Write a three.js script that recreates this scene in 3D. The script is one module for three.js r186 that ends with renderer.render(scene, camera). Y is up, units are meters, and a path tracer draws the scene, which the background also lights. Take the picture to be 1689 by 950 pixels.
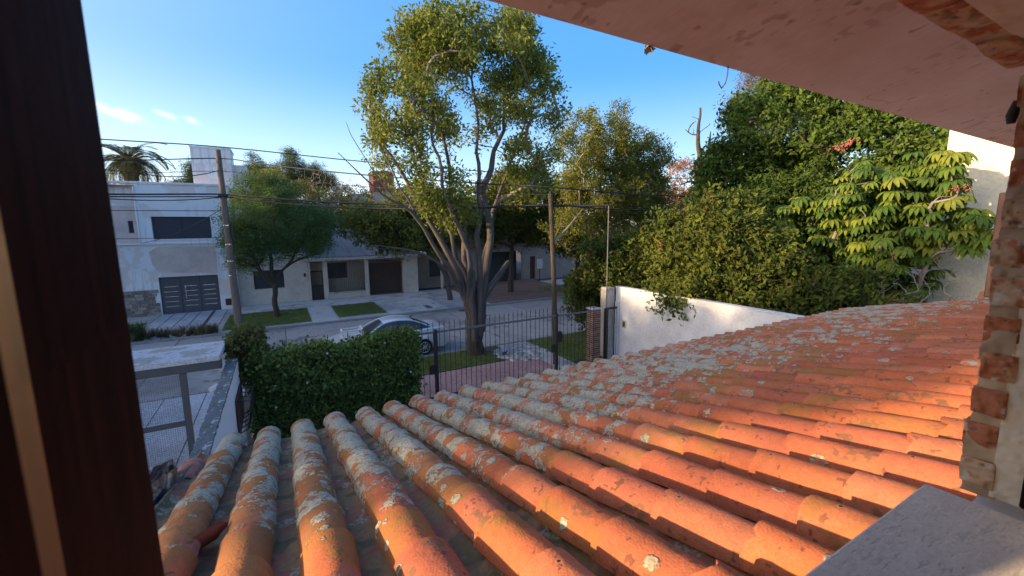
import * as THREE from 'three';
import { mergeGeometries } from 'three/addons/utils/BufferGeometryUtils.js';

// ---------------------------------------------------------------- camera, sky, sun, exposure
const scene = new THREE.Scene();
const YAW = 0.507428, PITCH = 0.144246, ROLL = -0.00952;
const camera = new THREE.PerspectiveCamera(69.1, 16 / 9, 0.02, 2000);
{
  const F = new THREE.Vector3(Math.sin(YAW) * Math.cos(PITCH), -Math.sin(PITCH), -Math.cos(YAW) * Math.cos(PITCH));
  const R = new THREE.Vector3().crossVectors(F, new THREE.Vector3(0, 1, 0)).normalize();
  const U = new THREE.Vector3().crossVectors(R, F);
  camera.position.set(0, 4.9, 0);
  camera.up.copy(U.multiplyScalar(Math.cos(ROLL)).addScaledVector(R, -Math.sin(ROLL)));
  camera.lookAt(camera.position.clone().add(F));
  camera.focus = 3.2;
  camera.userData.fStop = 4.5;
}
const renderer = new THREE.WebGLRenderer({ antialias: true });
renderer.setSize(1024, 576);
renderer.toneMapping = THREE.LinearToneMapping;
renderer.toneMappingExposure = 3.9;
renderer.shadowMap.enabled = true;

// the sun stands low beyond the end of the street
const SUN = new THREE.Vector3(-1, 0.235, -0.22).normalize();
const sun = new THREE.DirectionalLight(new THREE.Color().setRGB(1, 0.70, 0.40), 2.55);
sun.position.copy(SUN).multiplyScalar(80);
sun.castShadow = true;
sun.shadow.radius = 2.5;
sun.shadow.mapSize.set(4096, 4096);
Object.assign(sun.shadow.camera, { left: -50, right: 50, top: 40, bottom: -40, near: 1, far: 250 });
scene.add(sun, sun.target);

// ---------------------------------------------------------------- noise
function mulberry(a) {
  return () => { a |= 0; a = a + 0x6D2B79F5 | 0; let t = Math.imul(a ^ a >>> 15, 1 | a); t = t + Math.imul(t ^ t >>> 7, 61 | t) ^ t; return ((t ^ t >>> 14) >>> 0) / 4294967296; };
}
const h2 = (x, y, s = 0) => { let h = Math.imul(x, 374761393) + Math.imul(y, 668265263) + Math.imul(s, 974634777) | 0; h = Math.imul(h ^ h >>> 13, 1274126177); return ((h ^ h >>> 16) >>> 0) / 4294967296; };
function vn(x, y, s = 0, per = 0) {
  const xi = Math.floor(x), yi = Math.floor(y); let fx = x - xi, fy = y - yi;
  fx = fx * fx * (3 - 2 * fx); fy = fy * fy * (3 - 2 * fy);
  let x0 = xi, x1 = xi + 1, y0 = yi, y1 = yi + 1;
  if (per) { x0 = ((x0 % per) + per) % per; x1 = ((x1 % per) + per) % per; y0 = ((y0 % per) + per) % per; y1 = ((y1 % per) + per) % per; }
  const a = h2(x0, y0, s), b = h2(x1, y0, s), c = h2(x0, y1, s), d = h2(x1, y1, s);
  return a + (b - a) * fx + (c - a) * fy + (a - b - c + d) * fx * fy;
}
function fbm(x, y, oct, s = 0, per = 0) { let v = 0, a = 0.5, n = 0; for (let i = 0; i < oct; i++) { v += a * vn(x, y, s + i * 7, per); n += a; a *= 0.55; x *= 2; y *= 2; per *= 2; } return v / n; }
const clamp = (x, a = 0, b = 1) => x < a ? a : x > b ? b : x;
const sstep = (a, b, x) => { const t = clamp((x - a) / (b - a)); return t * t * (3 - 2 * t); };
const lerp = (a, b, t) => a + (b - a) * t;
const mix3 = (a, b, t) => [lerp(a[0], b[0], t), lerp(a[1], b[1], t), lerp(a[2], b[2], t)];

// the sky: clear evening air, paler at the horizon and on the sun's side, a few small clouds
{
  const W = 2048, Hh = 1024, d = new Float32Array(W * Hh * 4);
  const horizon = [0.36, 0.51, 0.60], mid = [0.058, 0.205, 0.47], zen = [0.028, 0.105, 0.30];
  const CLOUDS = [[-0.215, 0.193, -0.957, 0.042, 0.011, 0.85], [-0.153, 0.201, -0.968, 0.018, 0.006, 0.5], [-0.117, 0.196, -0.974, 0.016, 0.006, 0.5]];
  for (let j = 0; j < Hh; j++) for (let i = 0; i < W; i++) {
    const lat = (j + 0.5) / Hh * Math.PI - Math.PI / 2, ph = ((i + 0.5) / W - 0.5) * 2 * Math.PI;
    const x = Math.cos(lat) * Math.cos(ph), y = Math.sin(lat), z = Math.cos(lat) * Math.sin(ph);
    const e = Math.max(y, 0);
    let c = mix3(horizon, mid, sstep(0, 0.34, e)); c = mix3(c, zen, sstep(0.22, 0.85, e));
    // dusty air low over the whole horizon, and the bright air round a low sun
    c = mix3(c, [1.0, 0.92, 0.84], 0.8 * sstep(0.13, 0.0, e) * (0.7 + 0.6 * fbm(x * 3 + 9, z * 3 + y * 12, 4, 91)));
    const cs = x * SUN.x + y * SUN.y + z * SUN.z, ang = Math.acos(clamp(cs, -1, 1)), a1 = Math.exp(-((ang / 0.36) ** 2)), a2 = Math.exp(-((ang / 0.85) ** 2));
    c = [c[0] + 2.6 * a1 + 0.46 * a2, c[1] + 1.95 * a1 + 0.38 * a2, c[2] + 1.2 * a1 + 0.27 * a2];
    // wisps
    for (const [cx, cy, cz, sx, sy, am] of CLOUDS) { const d = x * cx + y * cy + z * cz; if (d < 0.97) continue; const h = Math.hypot(cx, cz), ex = (x * -cz + z * cx) / h, ey = (y - cy) / h; const q = Math.exp(-((ex / sx) ** 2) - (((ey + ex * 0.30) / sy) ** 2)), n = fbm(ex * 60 + cx * 40, ey * 90 + 7, 5, 55); c = mix3(c, [0.62, 0.60, 0.58], am * 0.75 * sstep(0.18, 0.95, q * (0.15 + 1.5 * n))); }
    if (y < 0) c = mix3(c, [0.16, 0.15, 0.13], sstep(0, 0.08, -y));
    const o = (j * W + i) * 4, S = 0.66; d[o] = c[0] * S; d[o + 1] = c[1] * S; d[o + 2] = c[2] * S; d[o + 3] = 1;
  }
  const t = new THREE.DataTexture(d, W, Hh, THREE.RGBAFormat, THREE.FloatType);
  t.mapping = THREE.EquirectangularReflectionMapping; t.magFilter = t.minFilter = THREE.LinearFilter; t.wrapS = THREE.RepeatWrapping; t.needsUpdate = true;
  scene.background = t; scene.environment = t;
}

// ---------------------------------------------------------------- textures and materials
function tex(W, Hh, fn, size = [1, 1], wrap = true) {      // fn(u, v) -> linear rgb or grey; size in metres
  const d = new Uint8Array(W * Hh * 4);
  for (let j = 0; j < Hh; j++) for (let i = 0; i < W; i++) {
    const c = fn((i + 0.5) / W, (j + 0.5) / Hh), o = (j * W + i) * 4;
    if (typeof c === 'number') { d[o] = d[o + 1] = d[o + 2] = clamp(c) * 255; }
    else for (let k = 0; k < 3; k++) { const l = clamp(c[k]); d[o + k] = 255 * (l <= 0.0031308 ? 12.92 * l : 1.055 * Math.pow(l, 1 / 2.4) - 0.055); }
    d[o + 3] = 255;
  }
  const t = new THREE.DataTexture(d, W, Hh); t.magFilter = THREE.LinearFilter; t.minFilter = THREE.LinearMipmapLinearFilter; t.generateMipmaps = true;
  if (wrap) t.wrapS = t.wrapT = THREE.RepeatWrapping;
  t.repeat.set(1 / size[0], 1 / size[1]); t.needsUpdate = true; return t;
}
const ctex = (W, Hh, fn, size, wrap) => { const t = tex(W, Hh, fn, size, wrap); t.colorSpace = THREE.SRGBColorSpace; return t; };
const P4 = 4;
// mottled tone around a mean of one, over 2.5 m
const mottle = (seed, lo, fine = 0.5) => ctex(512, 512, (u, v) => { const n = lerp(fbm(u * 4, v * 4, 6, seed, P4), fbm(u * 64, v * 64, 2, seed + 50, 64), fine); const t = lo + (1 - lo) * sstep(0.2, 0.75, n); return [t, t, t]; }, [2.5, 2.5]);
const bumpT = (seed, f = 32, oct = 3, sz = 2.5) => tex(512, 512, (u, v) => fbm(u * f, v * f, oct, seed, f), [sz, sz]);
const stained = (seed, size) => ctex(1024, 1024, (u, v) => { const f = fbm(u * 64, v * 64, 3, seed, 64), b = fbm(u * 5, v * 5, 5, seed + 3, 5), cr = Math.abs(fbm(u * 6, v * 6, 4, seed + 9, 6) - 0.5); let t = 0.72 + 0.3 * f; t *= lerp(1.05, 0.68, sstep(0.45, 0.68, b)); t *= lerp(0.6, 1, sstep(0.0, 0.006, cr)); const o = fbm(u * 16, v * 16, 3, seed + 13, 16); t *= lerp(1, 0.55, sstep(0.70, 0.78, o)); return [t, t * 0.985, t * 0.96]; }, [size, size]);
const streaky = seed => ctex(1024, 1024, (u, v) => { const st = fbm(u * 60, v * 4, 4, seed, 4) , b = fbm(u * 6, v * 6, 5, seed + 5, 6); let c = [1, 1, 1].map(q => q * (0.90 + 0.14 * b)); c = mix3(c, [0.66, 0.62, 0.58], 0.55 * sstep(0.58, 0.74, st) * sstep(0.35, 0.65, b)); return mix3(c, [0.86, 0.74, 0.66], 0.7 * sstep(0.60, 0.64, fbm(u * 5 + 3, v * 5, 4, seed + 11, 5))); }, [6, 6]);
const T = { road: stained(141, 9), old: streaky(151), plaster: mottle(3, 0.72, 0.3), fine: mottle(11, 0.6, 0.7), concrete: mottle(23, 0.55, 0.5), bump: bumpT(31), bumpFine: bumpT(37, 64, 2, 1.2), asphalt: mottle(41, 0.55, 0.8) };
function mat(rgb, o = {}) {
  const m = new THREE.MeshPhysicalMaterial({ roughness: 0.85, ...o }); m.color.setRGB(...rgb); m.side = THREE.DoubleSide; return m;
}
const woodMap = (a, b, seed, sz = [0.5, 1.6]) => ctex(512, 512, (u, v) => { const w = fbm(u * 8, v * 2, 4, seed, 2) * 0.0 + vn(u * 40 + 3 * vn(u * 4, v * 3, seed, 4), v * 3, seed + 3, 40); const g = fbm(u * 90, v * 6, 2, seed + 8); return mix3(a, b, clamp(0.6 * w + 0.5 * g)); }, sz);
const M = {
  white: mat([0.78, 0.78, 0.78], { map: T.plaster, bumpMap: T.bump, bumpScale: 0.004 }),
  whiteHouse: mat([0.86, 0.855, 0.85], { map: T.old, bumpMap: T.bump, bumpScale: 0.006 }),
  pinkPlaster: mat([0.74, 0.60, 0.52], { map: T.plaster, bumpMap: T.bump, bumpScale: 0.006 }),
  beige: mat([0.68, 0.62, 0.54], { map: T.plaster, bumpMap: T.bump, bumpScale: 0.004 }),
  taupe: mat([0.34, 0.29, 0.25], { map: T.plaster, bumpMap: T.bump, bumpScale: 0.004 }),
  cream: mat([0.78, 0.70, 0.52], { map: T.plaster, bumpMap: T.bump, bumpScale: 0.005 }),
  soffit: mat([0.72, 0.665, 0.64], { roughness: 0.95, bumpMap: T.bump, bumpScale: 0.010 }),
  concrete: mat([0.47, 0.445, 0.415], { map: T.road, bumpMap: T.bumpFine, bumpScale: 0.004 }),
  paleConcrete: mat([0.60, 0.57, 0.53], { map: T.road, bumpMap: T.bumpFine, bumpScale: 0.004 }),
  road: mat([0.36, 0.34, 0.315], { map: T.road, bumpMap: T.bumpFine, bumpScale: 0.003 }),
  road2: mat([0.325, 0.307, 0.285], { map: T.road, bumpMap: T.bumpFine, bumpScale: 0.003 }),
  kerb: mat([0.30, 0.29, 0.28], { map: T.concrete }),
  joint: mat([0.09, 0.085, 0.08], { map: T.concrete }),
  soil: mat([0.09, 0.065, 0.045], { map: T.fine, bumpMap: T.bump, bumpScale: 0.03 }),
  turf: mat([0.10, 0.14, 0.035], { map: T.fine, bumpMap: T.bump, bumpScale: 0.03 }),
  pinkPaver: mat([0.42, 0.25, 0.22], { map: T.concrete, bumpMap: T.bumpFine, bumpScale: 0.003 }),
  brickPaver: mat([0.23, 0.135, 0.10], { map: T.concrete, bumpMap: T.bumpFine, bumpScale: 0.003 }),
  bluePaver: mat([0.48, 0.49, 0.50], { map: T.concrete, bumpMap: T.bumpFine, bumpScale: 0.003 }),
  iron: mat([0.035, 0.032, 0.03], { roughness: 0.6, metalness: 0.2 }),
  steelGrey: mat([0.07, 0.075, 0.085], { roughness: 0.5, metalness: 0.3 }),
  railGrey: mat([0.16, 0.155, 0.15], { roughness: 0.7, map: T.fine }),
  rust: mat([0.11, 0.055, 0.04], { roughness: 0.95, map: T.fine }),
  charcoal: mat([0.045, 0.052, 0.065], { roughness: 0.6 }),
  charcoalLight: mat([0.075, 0.085, 0.10], { roughness: 0.6 }),
  chrome: mat([0.7, 0.7, 0.7], { roughness: 0.25, metalness: 1 }),
  glass: mat([0.05, 0.06, 0.07], { roughness: 0.08, specularIntensity: 1 }),
  darkWood: mat([1, 1, 1], { roughness: 0.7, specularIntensity: 0.12, map: woodMap([0.008, 0.0035, 0.0025], [0.036, 0.0115, 0.006], 61), bumpMap: T.bumpFine, bumpScale: 0.0006 }),
  maroonWood: mat([1, 1, 1], { roughness: 0.6, map: woodMap([0.085, 0.032, 0.026], [0.13, 0.055, 0.045], 67) }),
  garageWood: mat([1, 1, 1], { roughness: 0.7, map: woodMap([0.05, 0.028, 0.024], [0.085, 0.05, 0.04], 71, [2, 0.5]) }),
  poleWood: mat([1, 1, 1], { roughness: 0.95, map: woodMap([0.10, 0.078, 0.06], [0.24, 0.19, 0.15], 73, [0.4, 3]) }),
  bark: mat([1, 1, 1], { roughness: 0.95, bumpMap: T.bumpFine, bumpScale: 0.03, map: woodMap([0.05, 0.042, 0.036], [0.15, 0.13, 0.115], 79, [0.7, 1.1]) }),
  barkDark: mat([1, 1, 1], { roughness: 0.95, bumpMap: T.bumpFine, bumpScale: 0.04, map: woodMap([0.05, 0.038, 0.03], [0.12, 0.095, 0.07], 83, [0.6, 1.1]) }),
  barkPale: mat([1, 1, 1], { roughness: 0.95, map: woodMap([0.15, 0.13, 0.11], [0.29, 0.255, 0.22], 89, [0.7, 1.3]) }),
  cable: mat([0.02, 0.02, 0.022], { roughness: 0.7 }),
  roofGrey: mat([0.20, 0.185, 0.17], { map: T.concrete }),
  mortar: mat([0.60, 0.47, 0.32], { map: T.fine, bumpMap: T.bumpFine, bumpScale: 0.006 }),
};

// ---------------------------------------------------------------- geometry helpers
function flat(g) { g = g.index ? g.toNonIndexed() : g; return g; }
function uvm(g) {                                    // uv in metres by the way each face points
  g = flat(g); const p = g.attributes.position, uv = new Float32Array(p.count * 2);
  const a = new THREE.Vector3(), b = new THREE.Vector3(), c = new THREE.Vector3();
  for (let i = 0; i < p.count; i += 3) {
    a.fromBufferAttribute(p, i); b.fromBufferAttribute(p, i + 1); c.fromBufferAttribute(p, i + 2);
    const n = b.clone().sub(a).cross(c.clone().sub(a)), ax = Math.abs(n.x), ay = Math.abs(n.y), az = Math.abs(n.z);
    [a, b, c].forEach((q, k) => { const o = (i + k) * 2; if (ay >= ax && ay >= az) { uv[o] = q.x; uv[o + 1] = q.z; } else if (ax >= az) { uv[o] = q.z; uv[o + 1] = q.y; } else { uv[o] = q.x; uv[o + 1] = q.y; } });
  }
  g.setAttribute('uv', new THREE.BufferAttribute(uv, 2)); if (g.attributes.uv1) g.deleteAttribute('uv1'); if (!g.attributes.normal) g.computeVertexNormals(); return g;
}
function triGeo(tris) { const g = new THREE.BufferGeometry(); g.setAttribute('position', new THREE.BufferAttribute(new Float32Array(tris), 3)); g.computeVertexNormals(); return uvm(g); }
function cbox(x0, x1, y0, y1, z0, z1, c = 0.01) {    // box with chamfered edges
  const hx = (x1 - x0) / 2, hy = (y1 - y0) / 2, hz = (z1 - z0) / 2, mx = (x0 + x1) / 2, my = (y0 + y1) / 2, mz = (z0 + z1) / 2; c = Math.min(c, hx * 0.45, hy * 0.45, hz * 0.45);
  const V = (sx, sy, sz, ax) => [mx + sx * (hx - (ax === 0 ? 0 : c)), my + sy * (hy - (ax === 1 ? 0 : c)), mz + sz * (hz - (ax === 2 ? 0 : c))];
  const t = [], add = (a, b, d) => { // orient outward
    const n = [(b[1] - a[1]) * (d[2] - a[2]) - (b[2] - a[2]) * (d[1] - a[1]), (b[2] - a[2]) * (d[0] - a[0]) - (b[0] - a[0]) * (d[2] - a[2]), (b[0] - a[0]) * (d[1] - a[1]) - (b[1] - a[1]) * (d[0] - a[0])];
    const o = n[0] * (a[0] + b[0] + d[0] - 3 * mx) + n[1] * (a[1] + b[1] + d[1] - 3 * my) + n[2] * (a[2] + b[2] + d[2] - 3 * mz);
    if (o > 0) t.push(...a, ...b, ...d); else t.push(...a, ...d, ...b);
  }, quad = (a, b, d, e) => { add(a, b, d); add(a, d, e); };
  for (let ax = 0; ax < 3; ax++) for (const s of [-1, 1]) {
    const f = (p, q) => { const v = [0, 0, 0]; v[ax] = s; v[(ax + 1) % 3] = p; v[(ax + 2) % 3] = q; return V(...v, ax); };
    quad(f(-1, -1), f(1, -1), f(1, 1), f(-1, 1));
  }
  for (let ax = 0; ax < 3; ax++) { const bx = (ax + 1) % 3, cx = (ax + 2) % 3; for (const p of [-1, 1]) for (const q of [-1, 1]) { const f = (w, face) => { const v = [0, 0, 0]; v[ax] = w; v[bx] = p; v[cx] = q; return V(...v, face); }; quad(f(-1, bx), f(1, bx), f(1, cx), f(-1, cx)); } }
  for (const sx of [-1, 1]) for (const sy of [-1, 1]) for (const sz of [-1, 1]) add(V(sx, sy, sz, 0), V(sx, sy, sz, 1), V(sx, sy, sz, 2));
  return triGeo(t);
}
const bb = (x0, x1, y0, y1, z0, z1) => uvm(new THREE.BoxGeometry(x1 - x0, y1 - y0, z1 - z0).translate((x0 + x1) / 2, (y0 + y1) / 2, (z0 + z1) / 2));
function tube(pts, radii, seg = 6, caps = true, lump = 0) {    // tapered tube through points
  const P = pts.map(p => p.isVector3 ? p : new THREE.Vector3(...p)), n = P.length, pos = [], nor = [], uv = [], rings = [];
  let up = new THREE.Vector3(0.31, 0.2, 0.93), len = 0;
  for (let i = 0; i < n; i++) {
    const t = P[Math.min(i + 1, n - 1)].clone().sub(P[Math.max(i - 1, 0)]).normalize();
    let s = new THREE.Vector3().crossVectors(t, up); if (s.lengthSq() < 1e-4) s.crossVectors(t, new THREE.Vector3(1, 0, 0)); s.normalize(); const b = new THREE.Vector3().crossVectors(s, t).normalize(); up = b.clone();
    up = new THREE.Vector3().crossVectors(s, t);
    if (i) len += P[i].distanceTo(P[i - 1]);
    const r = Array.isArray(radii) ? radii[i] : radii, ring = [];
    for (let k = 0; k <= seg; k++) { const a = k / seg * Math.PI * 2, nx = s.clone().multiplyScalar(Math.cos(a)).addScaledVector(b, Math.sin(a)); const rr = lump ? r * (1 + lump * (fbm(Math.cos(a) * 1.6 + 9, Math.sin(a) * 1.6 + len * 1.1 + 5, 3, 17) - 0.5)) : r; ring.push([P[i].clone().addScaledVector(nx, rr), nx, k / seg * 2 * Math.PI * Math.max(r, 0.03), len]); }
    rings.push(ring);
  }
  const put = q => { pos.push(q[0].x, q[0].y, q[0].z); nor.push(q[1].x, q[1].y, q[1].z); uv.push(q[2], q[3]); };
  for (let i = 0; i < n - 1; i++) for (let k = 0; k < seg; k++) { const a = rings[i][k], b = rings[i][k + 1], c = rings[i + 1][k + 1], d = rings[i + 1][k]; [a, c, b, a, d, c].forEach(put); }
  if (caps) for (const [i, sg] of [[0, -1], [n - 1, 1]]) { const t = P[Math.min(i + 1, n - 1)].clone().sub(P[Math.max(i - 1, 0)]).normalize().multiplyScalar(sg); for (let k = 0; k < seg; k++) for (const q of sg > 0 ? [[P[i], t, 0, 0], rings[i][k + 1], rings[i][k]] : [[P[i], t, 0, 0], rings[i][k], rings[i][k + 1]]) { pos.push(q[0].x, q[0].y, q[0].z); nor.push(t.x, t.y, t.z); uv.push(q[2], q[3]); } }
  const g = new THREE.BufferGeometry();
  g.setAttribute('position', new THREE.BufferAttribute(new Float32Array(pos), 3)); g.setAttribute('normal', new THREE.BufferAttribute(new Float32Array(nor), 3)); g.setAttribute('uv', new THREE.BufferAttribute(new Float32Array(uv), 2));
  return g;
}
const cyl = (x, z, y0, y1, r0, r1 = r0, seg = 12) => tube([[x, y0, z], [x, y1, z]], [r0, r1], seg);
function wallGeo(x0, x1, y0, y1, z, th, holes = []) { // wall in the xy plane whose outer face is at z, holes [x0,x1,y0,y1]
  const s = new THREE.Shape(); s.moveTo(x0, y0); s.lineTo(x1, y0); s.lineTo(x1, y1); s.lineTo(x0, y1); s.closePath();
  for (const [a, b, c, d] of holes) { const h = new THREE.Path(); h.moveTo(a, c); h.lineTo(a, d); h.lineTo(b, d); h.lineTo(b, c); h.closePath(); s.holes.push(h); }
  return uvm(new THREE.ExtrudeGeometry(s, { depth: th, bevelEnabled: false }).translate(0, 0, z - th));
}
function extrudeZ(pts, z0, z1, bevel = 0) { const s = new THREE.Shape(pts.map(p => new THREE.Vector2(...p))); return uvm(new THREE.ExtrudeGeometry(s, { depth: z1 - z0 - 2 * bevel, bevelEnabled: bevel > 0, bevelSize: bevel, bevelThickness: bevel, bevelSegments: 2, curveSegments: 8 }).translate(0, 0, z0 + bevel)); }
const clean = gs => { for (const g of gs) for (const k of Object.keys(g.attributes)) if (!['position', 'normal', 'uv'].includes(k)) g.deleteAttribute(k); return gs; };
const merge = gs => gs.length === 1 ? gs[0] : mergeGeometries(clean(gs.map(flat)));

// ---------------------------------------------------------------- things and parts
const taken = {};
function numbered(n) { if (!(n in taken)) { taken[n] = 0; return n; } taken[n]++; return n + '_' + String(taken[n]).padStart(3, '0'); }
const shadow = m => { m.castShadow = m.receiveShadow = true; return m; };
function thing(name, label, category, pos = [0, 0, 0], turn = 0, group) {
  const o = new THREE.Group(); o.name = numbered(name); o.position.set(...pos); o.rotation.y = turn; o.userData = { label, category }; if (group) o.userData.group = group; scene.add(o); return o;
}
function part(name, gs, m, parent, label) { const g = Array.isArray(gs) ? merge(gs) : gs; const o = shadow(new THREE.Mesh(g, m)); o.name = name; if (label) o.userData.label = label; parent.add(o); return o; }
function parts(name, gs, m, parent) { gs.forEach(g => part(name, g, m, parent)); }
function single(name, gs, m, label, category, group) { const o = part(numbered(name), gs, m, scene); o.userData = { label, category }; if (group) o.userData.group = group; return o; }
function struct(name, gs, m, label, category) { const o = part(numbered(name), gs, m, scene); o.userData = { kind: 'structure', label, category: category || name.replace(/_/g, ' ') }; return o; }
function structGroup(name, label, category) { const o = thing(name, label, category); o.userData.kind = 'structure'; return o; }

// ================================================================ the house at whose window the camera stands
const SL = 0.24310, cS = Math.cos(SL), sS = Math.sin(SL);          // pitch of the tiled roof
const roofPt = (u, L, n) => [u, 4.245 - L * sS + n * cS, -L * cS - n * sS]; // u along the eave, L down the slope, n off the plane of the crests
const EAVE = 3.936, EXPO = 0.3045, ROW0 = 0.068, ROWD = 0.25, R_FIRST = -2, R_LAST = 38;

// fired clay with lichen crust, ochre algae and soot, in metres over the roof (u across, L down)
const clays = [[0.48, 0.152, 0.072], [0.45, 0.135, 0.066], [0.50, 0.166, 0.080], [0.42, 0.128, 0.070], [0.46, 0.158, 0.086], [0.47, 0.142, 0.062]];
function lichenLove(u, L) {                                        // how thick the crust has grown there, read off the photograph
  const far = sstep(1.1, 2.35, L - 0.35 * sstep(0.25, -0.3, u) - 0.35 * sstep(1.6, 2.6, u));
  const streak = sstep(2.6, 4.2, u) * sstep(1.1, 2.6, L) * 0.75;
  const hole = sstep(4.2, 5.5, u) * sstep(8.2, 6.8, u) * sstep(2.2, 3.2, L) * 0.55;   // a cleaner stretch of newer tiles by the eave
  return clamp(Math.max(far, streak) - hole);
}
function tileLook(u, L) {                                          // -> [r, g, b, height]
  const r = Math.round((u - ROW0) / ROWD), s = u - ROW0 - r * ROWD, k = Math.floor((EAVE - L) / EXPO);
  const id = h2(r, k, 5), c0 = clays[Math.floor(h2(r, k, 6) * clays.length)];
  const tone = 0.88 + 0.22 * id, big = fbm(u * 3.1, L * 3.1, 3, 101), f = fbm(u * 38, L * 38, 3, 103), gr = vn(u * 260, L * 260, 107);
  let c = [c0[0] * tone, c0[1] * tone, c0[2] * tone];
  c = mix3(c, [c[0] * 1.08, c[1] * 1.16, c[2] * 1.2], sstep(0.45, 0.7, big) * 0.5);
  const sm = 0.84 + 0.24 * f + 0.26 * (gr - 0.5) + 0.14 * (vn(u * 520, L * 520, 109) - 0.5); c = c.map(x => x * sm);
  let hgt = 0.30 + 0.16 * f + 0.10 * gr;
  // dark specks and soot patches
  const sp = vn(u * 90, L * 90, 113) * vn(u * 23, L * 23, 117);
  c = mix3(c, [0.10, 0.06, 0.04], 0.65 * sstep(0.56, 0.66, sp));
  const soot = fbm(u * 9, L * 6, 4, 119) + 0.05 * Math.abs(s) / 0.12;
  c = mix3(c, [0.17, 0.105, 0.06], 0.75 * sstep(0.66, 0.72, soot) * sstep(0.35, 0.6, vn(u * 70, L * 70, 121)));
  // ochre algae, thicker on the old rows by the gable and lower down the slope
  const love = lichenLove(u, L), old = sstep(0.55, -0.25, u);
  const al = fbm(u * 5.5 + 7, L * 4.5, 4, 127) + 0.24 * old + 0.20 * sstep(0.8, 2.2, L) - 0.05 * sstep(1.5, 4, u);
  c = mix3(c, mix3([0.34, 0.165, 0.038], [0.20, 0.125, 0.040], f), 0.8 * sstep(0.62, 0.76, al) * (0.5 + 0.35 * sstep(0.3, 0.6, f)));
  // lichen crust: sheets with ragged outlines and separate rosettes
  const wx = u + 0.02 * (fbm(u * 14, L * 14, 2, 131) - 0.5), wl = L + 0.02 * (fbm(u * 14, L * 14, 2, 137) - 0.5);
  const sheet = fbm(wx * 9, wl * 9, 5, 139), ragged = vn(u * 75, L * 75, 141) * 0.5 + vn(u * 150, L * 150, 143) * 0.5;
  const thr = lerp(0.84, 0.478, Math.pow(love, 0.8)) + (0.11 - 0.22 * ragged);
  let li = sstep(thr - 0.012, thr + 0.012, sheet);
  for (const [sc, se, den] of [[9, 151, 0.20], [17, 157, 0.22]]) {
    const gx = Math.floor(u * sc), gl = Math.floor(L * sc);
    for (let a = -1; a <= 1; a++) for (let b = -1; b <= 1; b++) {
      const ix = gx + a, il = gl + b; if (h2(ix, il, se) > den * (0.07 + 2.0 * love)) continue;
      const px = (ix + h2(ix, il, se + 1)) / sc, pl = (il + h2(ix, il, se + 2)) / sc, rad = (0.12 + 0.33 * h2(ix, il, se + 3)) / sc;
      const d = Math.hypot(u - px, (L - pl) * 0.9) / rad + (ragged - 0.5) * 0.9, ring = sstep(1.0, 0.9, d) * (1 - 0.75 * sstep(0.62, 0.42, d) * sstep(0.3, 0.7, h2(ix, il, se + 4)));
      li = Math.max(li, ring);
    }
  }
  li *= 0.25 + 0.75 * sstep(0.26, 0.40, vn(u * 210, L * 210, 167) * 0.5 + vn(u * 60, L * 60, 169) * 0.5 + 0.12 * sstep(thr, thr + 0.08, sheet));
  const kl = (EAVE - L) / EXPO - k, nail = Math.hypot(s - 0.012 * (id - 0.5), (kl - 0.16 - 0.1 * id) * EXPO);
  if (h2(r, k, 8) < 0.5) { c = mix3(c, [0.05, 0.03, 0.02], sstep(0.0062, 0.0042, nail)); c = mix3(c, [0.62, 0.30, 0.17], 0.6 * sstep(0.009, 0.0065, nail) * sstep(0.0045, 0.006, nail)); }
  if (li > 0) {
    const q = vn(u * 120, L * 120, 161), q2 = fbm(u * 22, L * 22, 2, 163);
    let lc = mix3([0.25, 0.25, 0.18], [0.48, 0.47, 0.36], q); lc = mix3(lc, [0.35, 0.29, 0.19], 0.4 * sstep(0.55, 0.7, q2)); lc = mix3(lc, [0.13, 0.12, 0.09], 0.6 * sstep(0.30, 0.2, q2 * 0.6 + q * 0.4));
    c = mix3(c, lc, li * 0.93); hgt += li * (0.3 + 0.25 * q);
  }
  return [c[0], c[1], c[2], hgt];
}
function roofBand(u0, u1, W, Hh) {                                  // one map for each stretch of the roof
  const c = new Uint8Array(W * Hh * 4), b = new Uint8Array(W * Hh * 4);
  const en = l => 255 * (l <= 0.0031308 ? 12.92 * l : 1.055 * Math.pow(l, 1 / 2.4) - 0.055);
  for (let j = 0; j < Hh; j++) for (let i = 0; i < W; i++) {
    const q = tileLook(u0 + (i + 0.5) / W * (u1 - u0), (j + 0.5) / Hh * 4.1), o = (j * W + i) * 4;
    c[o] = en(clamp(q[0])); c[o + 1] = en(clamp(q[1])); c[o + 2] = en(clamp(q[2])); b[o] = b[o + 1] = b[o + 2] = clamp(q[3]) * 255; c[o + 3] = b[o + 3] = 255;
  }
  const mk = d => { const t = new THREE.DataTexture(d, W, Hh); t.magFilter = THREE.LinearFilter; t.minFilter = THREE.LinearMipmapLinearFilter; t.generateMipmaps = true; t.needsUpdate = true; return t; };
  const map = mk(c); map.colorSpace = THREE.SRGBColorSpace;
  return { u0, u1, m: mat([1, 1, 1], { roughness: 0.95, specularIntensity: 0.35, map, bumpMap: mk(b), bumpScale: 0.009 }) };
}
const bands = [roofBand(-0.70, 1.44, 1536, 2048), roofBand(1.44, 4.44, 1280, 1280), roofBand(4.44, 9.75, 1280, 896)];
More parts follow.
